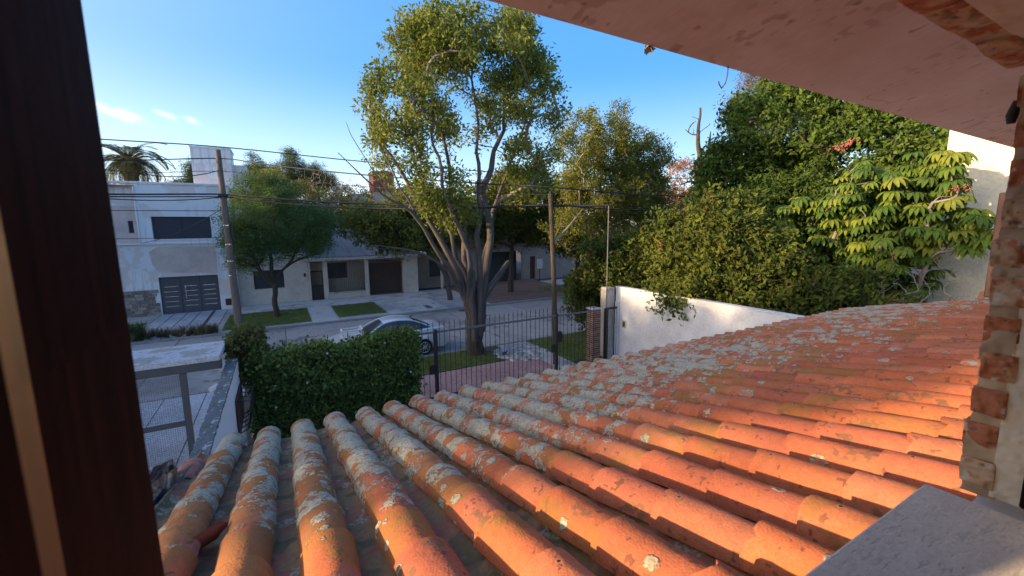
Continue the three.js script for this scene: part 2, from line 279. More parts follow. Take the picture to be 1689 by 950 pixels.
const panMap = ctex(1024, 1024, (u, v) => {
  const x = u * 2, y = v * 2; const n = fbm(x * 6, y * 6, 4, 201, 12), f = vn(x * 60, y * 60, 205, 120), g = vn(x * 130, y * 130, 207, 260);
  let c = mix3([0.34, 0.19, 0.085], [0.24, 0.155, 0.075], f); c = mix3(c, [0.33, 0.12, 0.075], sstep(0.52, 0.62, n) * 0.8); c = mix3(c, [0.13, 0.105, 0.05], sstep(0.5, 0.4, fbm(x * 9, y * 9, 3, 211, 18)) * 0.8);
  return mix3(c, [0.34, 0.33, 0.25], sstep(0.63, 0.69, fbm(x * 8, y * 8, 4, 213, 16)) * sstep(0.3, 0.6, g));
}, [2, 2]);
const panMat = mat([1, 1, 1], { roughness: 0.95, map: panMap, bumpMap: T.bumpFine, bumpScale: 0.006 });

function barrel(uc, L0, L1, a0, a1, b0, b1, n0, n1, rnd, up, band, seg = 12, th = 0.014) { // tapered half pipe from L0 (upper end) to L1 (lower end)
  const NL = 5, pos = [], uv = [], idx = []; const row = seg + 1;
  const ju0 = (rnd() - 0.5) * 0.010, ju1 = (rnd() - 0.5) * 0.012, jn = (rnd() - 0.5) * 0.011, warp = (rnd() - 0.5) * 0.05;
  const vert = (t, k, out) => {
    const a = lerp(a0, a1, t) - (out ? 0 : th), b = lerp(b0, b1, t) - (out ? 0 : th), A = (k / seg - 0.5) * Math.PI * (1 + warp * 0.2);
    const su = Math.sin(A), cu = Math.cos(A), L = lerp(L0, L1, t) + (t === 1 ? 0.005 * Math.sin(A * 3 + warp * 80) - 0.03 * sstep(0.66, 0.9, vn(k * 0.55 + uc * 90, L1 * 70, 171)) : 0), n = lerp(n0, n1, t) + jn + 0.007 * (vn(uc * 31 + k * 0.42, lerp(L0, L1, t) * 9 + uc * 17, 173) - 0.5) + (up ? -1 : 1) * (b * cu - lerp(b0, b1, t));
    const du = lerp(ju0, ju1, t) + a * su * (1 + warp * 0.3); pos.push(...roofPt(uc + du, L, n));
    if (band) uv.push((uc + (k / seg - 0.5) * 0.25 - band.u0) / (band.u1 - band.u0), L / 4.1); else uv.push(uc + (k / seg - 0.5) * 0.25 + n0, L);
  };
  for (const out of [1, 0]) for (let i = 0; i <= NL; i++) for (let k = 0; k <= seg; k++) vert(i / NL, k, out);
  const half = (NL + 1) * row, q = (a, b, c, d) => idx.push(a, b, c, a, c, d);
  for (let i = 0; i < NL; i++) for (let k = 0; k < seg; k++) { const a = i * row + k; up ? q(a, a + row, a + row + 1, a + 1) : q(a, a + 1, a + row + 1, a + row); const b = half + a; up ? q(b, b + 1, b + row + 1, b + row) : q(b, b + row, b + row + 1, b + 1); }
  let base = pos.length / 3;                                        // lower and upper rims, long edges: own vertices for crisp edges
  const rim = (list) => { for (const [o, i] of list) { for (const v of [o, i]) { pos.push(pos[v * 3], pos[v * 3 + 1], pos[v * 3 + 2]); uv.push(uv[v * 2], uv[v * 2 + 1]); } } for (let k = 0; k < list.length - 1; k++) { const a = base + k * 2; idx.push(a, a + 1, a + 3, a, a + 3, a + 2); } base += list.length * 2; };
  rim([...Array(row)].map((_, k) => [NL * row + k, half + NL * row + k])); rim([...Array(NL + 1)].map((_, i) => [i * row, half + i * row])); rim([...Array(NL + 1)].map((_, i) => [i * row + seg, half + i * row + seg]));
  const g = new THREE.BufferGeometry(); g.setAttribute('position', new THREE.BufferAttribute(new Float32Array(pos), 3)); g.setAttribute('uv', new THREE.BufferAttribute(new Float32Array(uv), 2)); g.setIndex(idx); g.computeVertexNormals(); return g;
}
const house = thing('own_house', 'terracotta tiled house with brick window surround and overhanging plaster eave', 'house');
{
  const rnd = mulberry(77);
  const roof = new THREE.Group(); roof.name = 'tiled_roof'; roof.userData.label = 'low pitched roof of lichen covered terracotta barrel tiles'; house.add(roof);
  const deckEnd = roofPt(0, 3.80, 0), dk = (L, n) => { const p = roofPt(0, L, n); return [p[2], p[1]]; };
  // deck under the tiles
  const s = new THREE.Shape([dk(0.30, -0.168), dk(3.84, -0.168), dk(3.84, -0.27), dk(0.30, -0.27)].map(p => new THREE.Vector2(-p[0], p[1])));
  const deck = uvm(new THREE.ExtrudeGeometry(s, { depth: 10.42, bevelEnabled: false }).rotateY(Math.PI / 2).translate(-0.70, 0, 0));
  part('deck', deck, M.mortar, roof);
  const jobs = [];
  for (let r = R_FIRST; r <= R_LAST; r++) {
    const u = ROW0 + r * ROWD + (rnd() - 0.5) * 0.012, band = bands.find(b => u < b.u1 + 0.001) || bands[2], off = (rnd() - 0.5) * 0.03;
    for (let k = 0; k < 13; k++) {
      const L1 = EAVE - k * EXPO + off + (rnd() - 0.5) * 0.012; if (L1 < 0.30) continue;
      const D = L1 * cS, d2 = u * u + D * D + 0.4, w = 0.0925 + (rnd() - 0.5) * 0.006, g = barrel(u, Math.max(L1 - 0.41, 0.27), L1, w - 0.018, w, 0.070, 0.086, -0.018, 0.004, rnd, false, band, u > 5 ? 8 : 12);
      jobs.push({ d2: 1 / d2 * (D + 0.3), g, m: band.m, name: 'cover_tile' });
    }
  }
  for (let r = R_FIRST - 1; r <= R_LAST; r++) {
    const u = ROW0 + (r + 0.5) * ROWD;
    for (let k = 0; k < 12; k++) {
      const L1 = EAVE - 0.05 - k * EXPO + (rnd() - 0.5) * 0.03; if (L1 < 0.35) continue;
      const g = barrel(u, Math.max(L1 - 0.40, 0.28), L1, 0.096, 0.084, 0.058, 0.052, -0.146, -0.128, rnd, true, null, 8);
      jobs.push({ d2: u < 2.2 ? 1 / (u * u + L1 * L1 + 0.4) : 0, g, m: panMat, name: 'pan_tile' });
    }
  }
  for (const kind of ['cover_tile', 'pan_tile']) {
    const js = jobs.filter(j => j.name === kind).sort((a, b) => b.d2 - a.d2), most = kind === 'cover_tile' ? 298 : 140;
    js.slice(0, most).forEach(j => part(kind, j.g, j.m, roof));
    for (const m of new Set(js.slice(most).map(j => j.m))) { const o = part(kind + '_mass', js.slice(most).filter(j => j.m === m).map(j => j.g), m, roof); o.userData.kind = 'stuff'; }
  }
  // the gable edge: a single verge tile and a strip of torn flashing
  part('verge_tile', barrel(-0.64, 3.22, 3.62, 0.075, 0.09, 0.07, 0.08, -0.10, -0.07, rnd, false, null), mat([0.44, 0.17, 0.12], { roughness: 0.95, map: T.fine, bumpMap: T.bumpFine, bumpScale: 0.004 }), roof);
  const fl = []; { const c = [[-0.83, 3.1], [-0.69, 3.42], [-0.62, 3.12], [-0.72, 2.5], [-0.74, 1.6]]; for (let i = 0; i < c.length - 1; i++) { const a = roofPt(c[i][0], c[i][1], -0.20), b = roofPt(c[i + 1][0], c[i + 1][1], -0.20), a2 = roofPt(c[i][0] - 0.015, c[i][1], 0.0), b2 = roofPt(c[i + 1][0] - 0.02, c[i + 1][1], 0.0); fl.push(...a, ...b, ...b2, ...a, ...b2, ...a2); } }
  part('flashing', triGeo(fl), mat([0.42, 0.42, 0.43], { roughness: 0.38, metalness: 0.9, map: T.fine, bumpMap: T.bump, bumpScale: 0.05 }), roof);

  // walls below and around the window (the opening runs from x -0.12 to 1.22, y 4.35 to 5.19)
  parts('wall', [
    bb(-0.62, 9.6, 0, 3.0, -3.36, -3.10), bb(-0.62, -0.36, 0, 3.0, -3.10, 5.0), bb(9.34, 9.6, 0, 3.0, -3.10, 5.0),
    bb(-2.6, 1.17, 3.0, 4.315, -0.24, 0.06), bb(-2.6, -0.20, 4.315, 5.24, -0.235, 0.06), bb(-2.6, 1.17, 5.24, 5.9, -0.236, 0.06),
    bb(1.17, 1.26, 3.0, 4.32, -0.235, 0.06), bb(1.26, 9.6, 3.0, 5.9, -0.235, 0.06), bb(1.17, 1.26, 5.24, 5.9, -0.235, 0.06)], M.white, house);
  parts('room_wall', [bb(-2.6, 4, 3.0, 3.1, 0.06, 5), bb(-2.6, 4, 5.75, 5.85, 0.06, 5), bb(-2.7, -2.6, 3.0, 5.9, 0.0, 5), bb(4, 4.1, 3.0, 5.9, 0.06, 5), bb(-2.7, 4.1, 3.0, 5.9, 5, 5.1)], mat([0.30, 0.27, 0.24], { map: T.plaster }), house);
  parts('reveal', [bb(1.218, 1.26, 4.352, 5.24, -0.212, 0.06), bb(-0.20, 1.218, 5.195, 5.24, -0.236, 0.06)], mat([0.80, 0.73, 0.60], { map: T.plaster, bumpMap: T.bumpFine, bumpScale: 0.008 }), house);

  // worn bricks of the jamb and of the lintel, each with its own wear
  const brickMap = seed => ctex(256, 256, (u, v) => { const n = fbm(u * 4, v * 4, 5, seed, 4), f = fbm(u * 24, v * 24, 3, seed + 4, 24); let c = mix3([0.44, 0.145, 0.07], [0.55, 0.23, 0.12], f); c = mix3(c, [0.58, 0.42, 0.27], sstep(0.45, 0.60, n)); c = mix3(c, [0.16, 0.11, 0.08], 0.7 * sstep(0.66, 0.75, f)); return mix3(c, [0.62, 0.55, 0.45], 0.8 * sstep(0.64, 0.70, fbm(u * 8, v * 8, 4, seed + 9, 8))); }, [0.22, 0.22]);
  const brickMats = [301, 311, 321].map(s => mat([1, 1, 1], { roughness: 0.95, map: brickMap(s), bumpMap: T.bumpFine, bumpScale: 0.02 }));
  const wornBrick = (w, h, d, sd) => {                             // a brick with rounded, chipped edges
    const g = new THREE.BoxGeometry(w, h, d, 6, 4, 6), p = g.attributes.position, N0 = g.attributes.normal.clone(), r = 0.006, v = new THREE.Vector3();
    for (let i = 0; i < p.count; i++) {
      v.fromBufferAttribute(p, i); const q = new THREE.Vector3(clamp(v.x, -w / 2 + r, w / 2 - r), clamp(v.y, -h / 2 + r, h / 2 - r), clamp(v.z, -d / 2 + r, d / 2 - r)), e = v.clone().sub(q);
      if (e.lengthSq() > 0) v.copy(q).addScaledVector(e.normalize(), r);
      const n = fbm(v.x * 30 + sd, v.y * 30 + v.z * 22 + sd * 3, 3, 331) - 0.5; v.addScaledVector(v.clone().normalize(), n * 0.007); p.setXYZ(i, v.x, v.y, v.z);
    }
    g.computeVertexNormals(); const uv = g.attributes.uv; for (let i = 0; i < uv.count; i++) uv.setXY(i, (Math.abs(N0.getX(i)) > 0.5 ? p.getZ(i) : p.getX(i)) + sd * 0.37, (Math.abs(N0.getY(i)) > 0.5 ? p.getZ(i) : p.getY(i)) + sd * 0.21); return g;
  };
  const jamb = new THREE.Group(); jamb.name = 'brick_jamb'; house.add(jamb); const lintel = new THREE.Group(); lintel.name = 'brick_lintel'; house.add(lintel);
  const bricks = [0, 1, 2, 3, 4].map(i => wornBrick(0.13, 0.058, 0.052, i * 1.7 + 0.3));
  for (let i = 0; i < 12; i++) { const b = part('brick', bricks[i % 5], brickMats[i % 3], jamb); b.position.set(1.279 + (rnd() - 0.5) * 0.008, 4.395 + i * 0.0745, -0.231 + (rnd() - 0.5) * 0.010); b.rotation.set((rnd() - 0.5) * 0.06, (rnd() - 0.5) * 0.08, (rnd() - 0.5) * 0.05); }
  { const g = new THREE.BoxGeometry(0.120, 0.90, 0.047, 6, 90, 4), p = g.attributes.position; for (let i = 0; i < p.count; i++) { const n = fbm(p.getY(i) * 26, p.getX(i) * 18 + p.getZ(i) * 30, 4, 341) - 0.5; p.setXYZ(i, p.getX(i) + n * 0.014, p.getY(i), p.getZ(i) + n * 0.014); } g.computeVertexNormals(); part('mortar', uvm(g.translate(1.279, 4.795, -0.230)), M.mortar, jamb); }
  const lb = [0, 1, 2, 3, 4].map(i => wornBrick(0.205, 0.10, 0.05, i * 2.3 + 5));
  for (let i = 0; i < 9; i++) { const b = part('brick', lb[i % 5], brickMats[(i * 2) % 3], lintel); b.position.set(1.15 - i * 0.216, 5.243 + (rnd() - 0.5) * 0.006, -0.259 + (rnd() - 0.5) * 0.008); b.rotation.set((rnd() - 0.5) * 0.05, (rnd() - 0.5) * 0.04, (rnd() - 0.5) * 0.03); }
  part('mortar', uvm(new THREE.BoxGeometry(1.94, 0.094, 0.044).translate(0.29, 5.245, -0.258)), M.mortar, lintel);
  // travertine sill
  const trav = ctex(1024, 1024, (u, v) => { const n = fbm(u * 6, v * 24, 5, 351, 6), f = fbm(u * 60, v * 120, 2, 355); let c = mix3([0.64, 0.565, 0.46], [0.80, 0.72, 0.60], n); const pit = fbm(u * 26, v * 110, 3, 357); c = mix3(c, [0.46, 0.41, 0.35], 0.45 * sstep(0.62, 0.74, pit) * sstep(0.4, 0.6, fbm(u * 5, v * 9, 2, 359))); return c.map(x => x * (0.86 + 0.28 * f)); }, [0.5, 0.5]);
  const travB = tex(1024, 1024, (u, v) => 1 - sstep(0.60, 0.72, fbm(u * 26, v * 110, 3, 357)), [0.5, 0.5]);
  part('window_sill', cbox(-0.25, 1.172, 4.316, 4.35, -0.294, 0.08, 0.004), mat([1, 1, 1], { roughness: 0.8, map: trav, bumpMap: travB, bumpScale: 0.0004 }), house);
  // eave slab over the window, its plaster blotched
  const soffMap = ctex(1024, 1024, (u, v) => { const x = u * 3, y = v * 3; let c = [1, 1, 1].map(q => q * (0.86 + 0.28 * fbm(x * 2, y * 2, 5, 361))); const b = fbm(x * 12, y * 12, 3, 363); c = mix3(c, [0.50, 0.40, 0.36], 0.45 * sstep(0.76, 0.86, b)); c = mix3(c, [0.30, 0.22, 0.19], 0.8 * sstep(0.93, 0.96, vn(x * 34, y * 34, 379))); c = c.map(q => q * (0.93 + 0.14 * vn(x * 150, y * 40, 381))); const st = fbm(x * 2.2, y * 5, 5, 367); c = mix3(c, [0.80, 0.72, 0.67], 0.6 * sstep(0.42, 0.75, st)); const ck = Math.abs(fbm(x * 1.7 + 4, y * 1.7, 5, 375) - 0.5); c = mix3(c, [0.45, 0.37, 0.33], 0.55 * sstep(0.0035, 0.0012, ck) * sstep(0.48, 0.6, fbm(x * 2, y * 2, 2, 377))); c = mix3(c, [0.5, 0.4, 0.36], 0.5 * sstep(0.70, 0.76, vn(x * 46, y * 46, 371)) * sstep(0.5, 0.65, fbm(x * 4, y * 4, 3, 373))); return mix3(c, [0.80, 0.73, 0.68], 0.5 * sstep(0.35, 0.75, fbm(x * 1.3, y * 1.3, 5, 369))); }, [3, 3]);
  M.soffit.map = soffMap;
  const sg = [[0.236, 5.44], [0.76, 5.318], [0.775, 5.335], [0.775, 5.42], [0.236, 5.56]];
  part('eave_soffit', uvm(new THREE.ExtrudeGeometry(new THREE.Shape(sg.map(p => new THREE.Vector2(...p))), { depth: 12.2, bevelEnabled: false }).rotateY(Math.PI / 2).translate(-2.6, 0, 0)), M.soffit, house);
  // timber: the frame posts, the outward-opened casement leaf with its chamfered edge, a shutter farther along the wall
  part('window_frame', cbox(-0.26, -0.1135, 4.35, 5.195, -0.277, -0.14, 0.004), M.darkWood, house); part('window_frame', cbox(1.214, 1.26, 4.352, 5.195, -0.172, -0.10, 0.003), M.darkWood, house);
  const leafShape = [[-0.15, 0.3876], [-0.151, 0.600], [-0.155, 0.607], [-0.190, 0.607], [-0.195, 0.602], [-0.195, 0.425], [-0.173, 0.408]];
  const lg = uvm(new THREE.ExtrudeGeometry(new THREE.Shape(leafShape.map(p => new THREE.Vector2(p[0], p[1]))), { depth: 1.04, bevelEnabled: false }).rotateX(-Math.PI / 2).translate(0, 4.30, 0));
  part('casement_leaf', lg, M.darkWood, house);
  part('shutter', cbox(4.50, 4.545, 4.36, 5.11, -0.965, -0.30, 0.006), M.maroonWood, house);
  const hinge = part('hinge', tube([[1.228, 5.085, -0.262], [1.228, 5.10, -0.262], [1.228, 5.125, -0.258]], [0.006, 0.009, 0.006], 10), M.iron, house);
}
// loose things at the eaves and on the tiles
single('wire_hook', tube([[1.085, 5.335, -0.755], [1.088, 5.30, -0.757], [1.083, 5.278, -0.758], [1.068, 5.262, -0.758], [1.055, 5.270, -0.757], [1.052, 5.277, -0.757]], 0.0016, 5), M.rust, 'thin bent wire hook hanging off the lip of the plaster eave', 'hook');
{
  const t = []; const rnd = mulberry(9);
  for (let i = 0; i < 7; i++) { const a = rnd() * 6.28, L = 0.012 + rnd() * 0.016, w = 0.007 + rnd() * 0.006, d = new THREE.Vector3(Math.cos(a) * 0.7, -0.5 - rnd() * 0.6, Math.sin(a) * 0.4).normalize(), s = new THREE.Vector3(Math.sin(a), 0.3, -Math.cos(a)).normalize(), o = new THREE.Vector3(0.80 + (rnd() - 0.5) * 0.01, 5.322, -0.765); const m = o.clone().addScaledVector(d, L * 0.5), e = o.clone().addScaledVector(d, L), l = m.clone().addScaledVector(s, w), r = m.clone().addScaledVector(s, -w).add(new THREE.Vector3(0, 0.003, 0.004)); t.push(...o.toArray(), ...l.toArray(), ...e.toArray(), ...o.toArray(), ...e.toArray(), ...r.toArray()); }
  single('dry_leaf', triGeo(t), mat([0.40, 0.38, 0.33], { map: T.fine }), 'curled grey dry leaf caught under the lip of the plaster eave', 'leaf');
}
{
  const rnd = mulberry(19), labs = ['broken curved tile shard standing on edge on the lower tiles', 'long splinter of broken tile lying flat beside a shard', 'small pointed chip of broken tile in the tile channel'];
  [[-0.315, 1.92, -0.045, 0.3, 0.11], [-0.24, 1.86, -0.055, 1.2, 0.10], [-0.40, 1.80, -0.03, 2.2, 0.075]].forEach(([u, L, n, a, s], i) => {
    const g = new THREE.CylinderGeometry(0.085, 0.09, s, 6, 1, true, 0, 1.2 - i * 0.2), g2 = new THREE.CylinderGeometry(0.072, 0.077, s, 6, 1, true, 0, 1.2 - i * 0.2), p = g2.attributes.position, q = g.attributes.position;
    for (let k = 0; k < q.count; k++) { const j = (h2(k % 7, i, 3) - 0.5) * 0.05; q.setY(k, q.getY(k) + j); p.setY(k, p.getY(k) + j); }
    const t = []; for (let k = 0; k < 6; k++) for (const r of [0, 7]) { const A = [q.getX(k + r), q.getY(k + r), q.getZ(k + r)], B = [q.getX(k + 1 + r), q.getY(k + 1 + r), q.getZ(k + 1 + r)], C = [p.getX(k + 1 + r), p.getY(k + 1 + r), p.getZ(k + 1 + r)], D = [p.getX(k + r), p.getY(k + r), p.getZ(k + r)]; t.push(...A, ...B, ...C, ...A, ...C, ...D); }
    const o = single('tile_shard', [uvm(flat(g)), uvm(flat(g2)), triGeo(t)], mat([0.36, 0.12, 0.075], { map: T.fine, bumpMap: T.bumpFine, bumpScale: 0.003 }), labs[i], 'tile shard', 'broken tile pieces by the gable');
    o.geometry.translate(-0.06, 0, -0.05); o.position.set(...roofPt(u, L, n)); o.rotation.set(1.1 + a * 0.2, a, 0.9 - a * 0.4);
  });
}

// ================================================================ ground, street, pavements
struct('ground', [bb(-300, 300, -0.30, -0.06, -420, 60)], M.soil, 'bare earth under the whole neighbourhood', 'ground');
{
  const road = structGroup('street', 'grey concrete street crossing in front of the houses', 'street');
  part('road_bed', bb(-120, 160, -0.06, -0.012, -23.4, -15.1), M.joint, road);
  const rnd = mulberry(5), ms = [M.road, M.road2];
  for (let i = -3; i < 12; i++) for (let j = 0; j < 2; j++) part('road_slab', cbox(i * 4.2 + 0.012, i * 4.2 + 4.188, -0.04, 0.0 + (rnd() - 0.5) * 0.004, -15.12 - j * 4.14 - 4.12, -15.13 - j * 4.14, 0.008), ms[Math.floor(rnd() * 2)], road);
  part('road_slab', [bb(-120, -12.61, -0.04, 0, -23.39, -15.12)], M.road, road); part('road_slab', [bb(50.41, 160, -0.04, 0, -23.39, -15.12)], M.road, road);
  const cover = single('manhole_cover', tube([[9.4, 0.002, -22.9], [9.4, 0.008, -22.9]], 0.33, 24), M.rust, 'dark round iron drain cover by the far kerb', 'manhole cover');
}
const kerb = (name, x0, x1, z0, z1, label) => { const k = structGroup(name, label, 'kerb'); const n = Math.ceil((x1 - x0) / 1.5), w = (x1 - x0) / n; for (let i = 0; i < n; i++) part('kerb_stone', cbox(x0 + i * w + 0.006, x0 + (i + 1) * w - 0.006, -0.05, 0.10 + 0.006 * (h2(i, 3, 9) - 0.5), z0, z1, 0.02), M.kerb, k); };
kerb('kerb', -12, 48, -23.56, -23.40, 'concrete kerb along the far side of the street');
kerb('kerb', -12, 30, -15.10, -14.94, 'concrete kerb along the near side of the street by the parked car');
{
  const far = structGroup('pavement', 'pale concrete pavement in front of the houses across the street', 'pavement');
  part('paving_bed', bb(-60, 80, -0.06, 0.085, -31.6, -23.57), M.concrete, far);
  const slab = (x0, x1, z0, z1, m, h = 0.097) => part('paving_slab', cbox(x0, x1, 0.0, h, z0, z1, 0.006), m, far);
  for (let i = 0; i < 13; i++) slab(-2.35 + i * 0.9 + 0.006, -2.35 + (i + 1) * 0.9 - 0.006, -31.15, -28.35, M.paleConcrete);           // walk along the facades
  for (let i = 0; i < 4; i++) slab(1.30 + 0.006, 2.55, -28.33 + i * 1.18 + 0.01, -28.33 + (i + 1) * 1.18, M.paleConcrete);                // path between the lawns
  for (let i = 0; i < 3; i++) for (let j = 0; j < 5; j++) slab(5.30 + i * 1.15 + 0.008, 5.30 + (i + 1) * 1.15, -31.15 + j * 1.51 + 0.01, -31.15 + (j + 1) * 1.51, M.paleConcrete, 0.104); // drive
  // blue-grey apron before the white house
  const rnd = mulberry(31);
  for (let i = 0; i < 5; i++) for (let j = 0; j < 9; j++) { const x = -6.15 + i * 0.62 + (i > 3 ? 0.12 : 0), z = -30.45 + j * 0.76, m = M.bluePaver; part('apron_slab', cbox(x, x + 0.578, 0.0, 0.105 + (rnd() - 0.5) * 0.012, z, z + 0.715, 0.008), m, far); }
  part('apron_joint', bb(-6.2, -2.95, 0.06, 0.091, -30.47, -23.6), M.joint, far);
  // brick-paved drive of the shaded house
  for (let i = 0; i < 14; i++) for (let j = 0; j < 9; j++) part('drive_brick_slab', cbox(11.6 + i * 0.62, 11.6 + i * 0.62 + 0.605, 0.0, 0.10 + (rnd() - 0.5) * 0.008, -33.0 + j * 1.04, -33.0 + j * 1.04 + 1.02, 0.006), M.brickPaver, far);
  part('drain_slot', bb(7.62, 7.95, 0.104, 0.1085, -25.2, -24.15), M.joint, far);
}
{
  const near = structGroup('pavement', 'pink tiled pavement and verge along the near side of the street', 'pavement');
  part('verge_soil', bb(-60, 60, -0.06, 0.06, -14.93, -10.2), M.soil, near);
  for (let i = 0; i < 18; i++) for (let j = 0; j < 4; j++) part('pink_tile', cbox(-0.9 + i * 0.5 + 0.008, -0.9 + (i + 1) * 0.5, 0.02, 0.088, -13.0 + j * 0.5 + 0.008, -13.0 + (j + 1) * 0.5, 0.006), M.pinkPaver, near);
  for (let i = 0; i < 6; i++) for (let j = 0; j < 4; j++) part('grey_tile', cbox(-7.2 + i + 0.01, -7.2 + i + 0.99, 0.02, 0.088, -14.9 + j * 1.15 + 0.01, -14.9 + (j + 1) * 1.15, 0.006), M.bluePaver, near);
  part('drive_strip', [cbox(7.55, 8.95, 0.0, 0.08, -14.9, -11.1, 0.01)], M.concrete, near);
  const st = mulberry(57); for (let i = 0; i < 26; i++) { const g = new THREE.IcosahedronGeometry(0.14 + st() * 0.12, 1); g.scale(1.4, 0.45, 1); const p = g.attributes.position; for (let k = 0; k < p.count; k++) { const q = 0.8 + 0.4 * h2(Math.round(p.getX(k) * 90), Math.round(p.getY(k) * 90 + p.getZ(k) * 50), i); p.setXYZ(k, p.getX(k) * q, p.getY(k) * q, p.getZ(k) * q); } g.computeVertexNormals(); const o = part('rubble_stone', uvm(g), M.paleConcrete, near); o.position.set(6.9 + st() * 1.9, 0.08, -14.4 + st() * 1.8); o.rotation.y = st() * 6; }
  struct('yard', [bb(-0.9, 10.4, -0.06, 0.02, -10.6, -3.3)], M.brickPaver, 'paved front yard under the roof edge', 'yard');
  struct('yard', [bb(-9, -1.3, -0.06, 0.03, -10.2, 8)], M.concrete, 'concrete yard of the adjoining house behind its portal', 'yard');
}
// lawns: soil sheet with turf, each one patch of grass blades
const bladeGeo = (() => { const t = []; const r = mulberry(3); for (let i = 0; i < 9; i++) { const a = r() * 6.28, x = (r() - 0.5) * 0.12, z = (r() - 0.5) * 0.12, h = 0.035 + r() * 0.04, l = (r() - 0.5) * 0.05, w = 0.006; t.push(x - w * Math.cos(a), 0, z - w * Math.sin(a), x + w * Math.cos(a), 0, z + w * Math.sin(a), x + l, h, z + l * 0.7); } return triGeo(t); })();
const grassMat = mat([1, 1, 1], { roughness: 0.9 });
function lawn(x0, x1, z0, z1, y, n, label, seed) {
  const g = structGroup('lawn', label, 'lawn'); part('turf', cbox(x0, x1, y - 0.08, y, z0, z1, 0.01), M.turf, g);
  const r = mulberry(seed), im = new THREE.InstancedMesh(bladeGeo, grassMat, n), m = new THREE.Matrix4(), q = new THREE.Quaternion(), col = new THREE.Color();
  for (let i = 0; i < n; i++) { const x = lerp(x0 + 0.04, x1 - 0.04, r()), z = lerp(z0 + 0.04, z1 - 0.04, r()), s = 0.7 + r() * 0.8; q.setFromAxisAngle(new THREE.Vector3(0, 1, 0), r() * 6.28); m.compose(new THREE.Vector3(x, y - 0.004, z), q, new THREE.Vector3(s, s, s)); im.setMatrixAt(i, m); const w = fbm(x * 1.3, z * 1.3, 3, 71), d = 0.75 + r() * 0.5; col.setRGB(lerp(0.12, 0.23, w) * d, lerp(0.19, 0.24, w) * d, 0.045 * d); im.setColorAt(i, col); }
  im.name = 'grass'; im.userData.kind = 'stuff'; shadow(im); g.add(im);
}
lawn(-2.70, 1.26, -28.30, -24.0, 0.10, 2600, 'clipped lawn strip round the street tree across the road', 1);
lawn(2.62, 5.22, -28.20, -24.3, 0.10, 1800, 'small clipped lawn between the path and the grey drive', 2);
lawn(2.6, 6.9, -14.9, -13.06, 0.10, 2600, 'lawn verge behind the parked car and below the large tree', 3);
lawn(9.0, 14.5, -14.9, -11.6, 0.10, 3000, 'lawn verge before the white boundary wall', 4);
lawn(17.6, 23, -28.2, -24.0, 0.10, 1800, 'dim lawn beyond the brick paved drive', 5);
lawn(-12, -6.3, -28.2, -23.7, 0.10, 2000, 'rough lawn before the stone clad corner of the white house', 6);

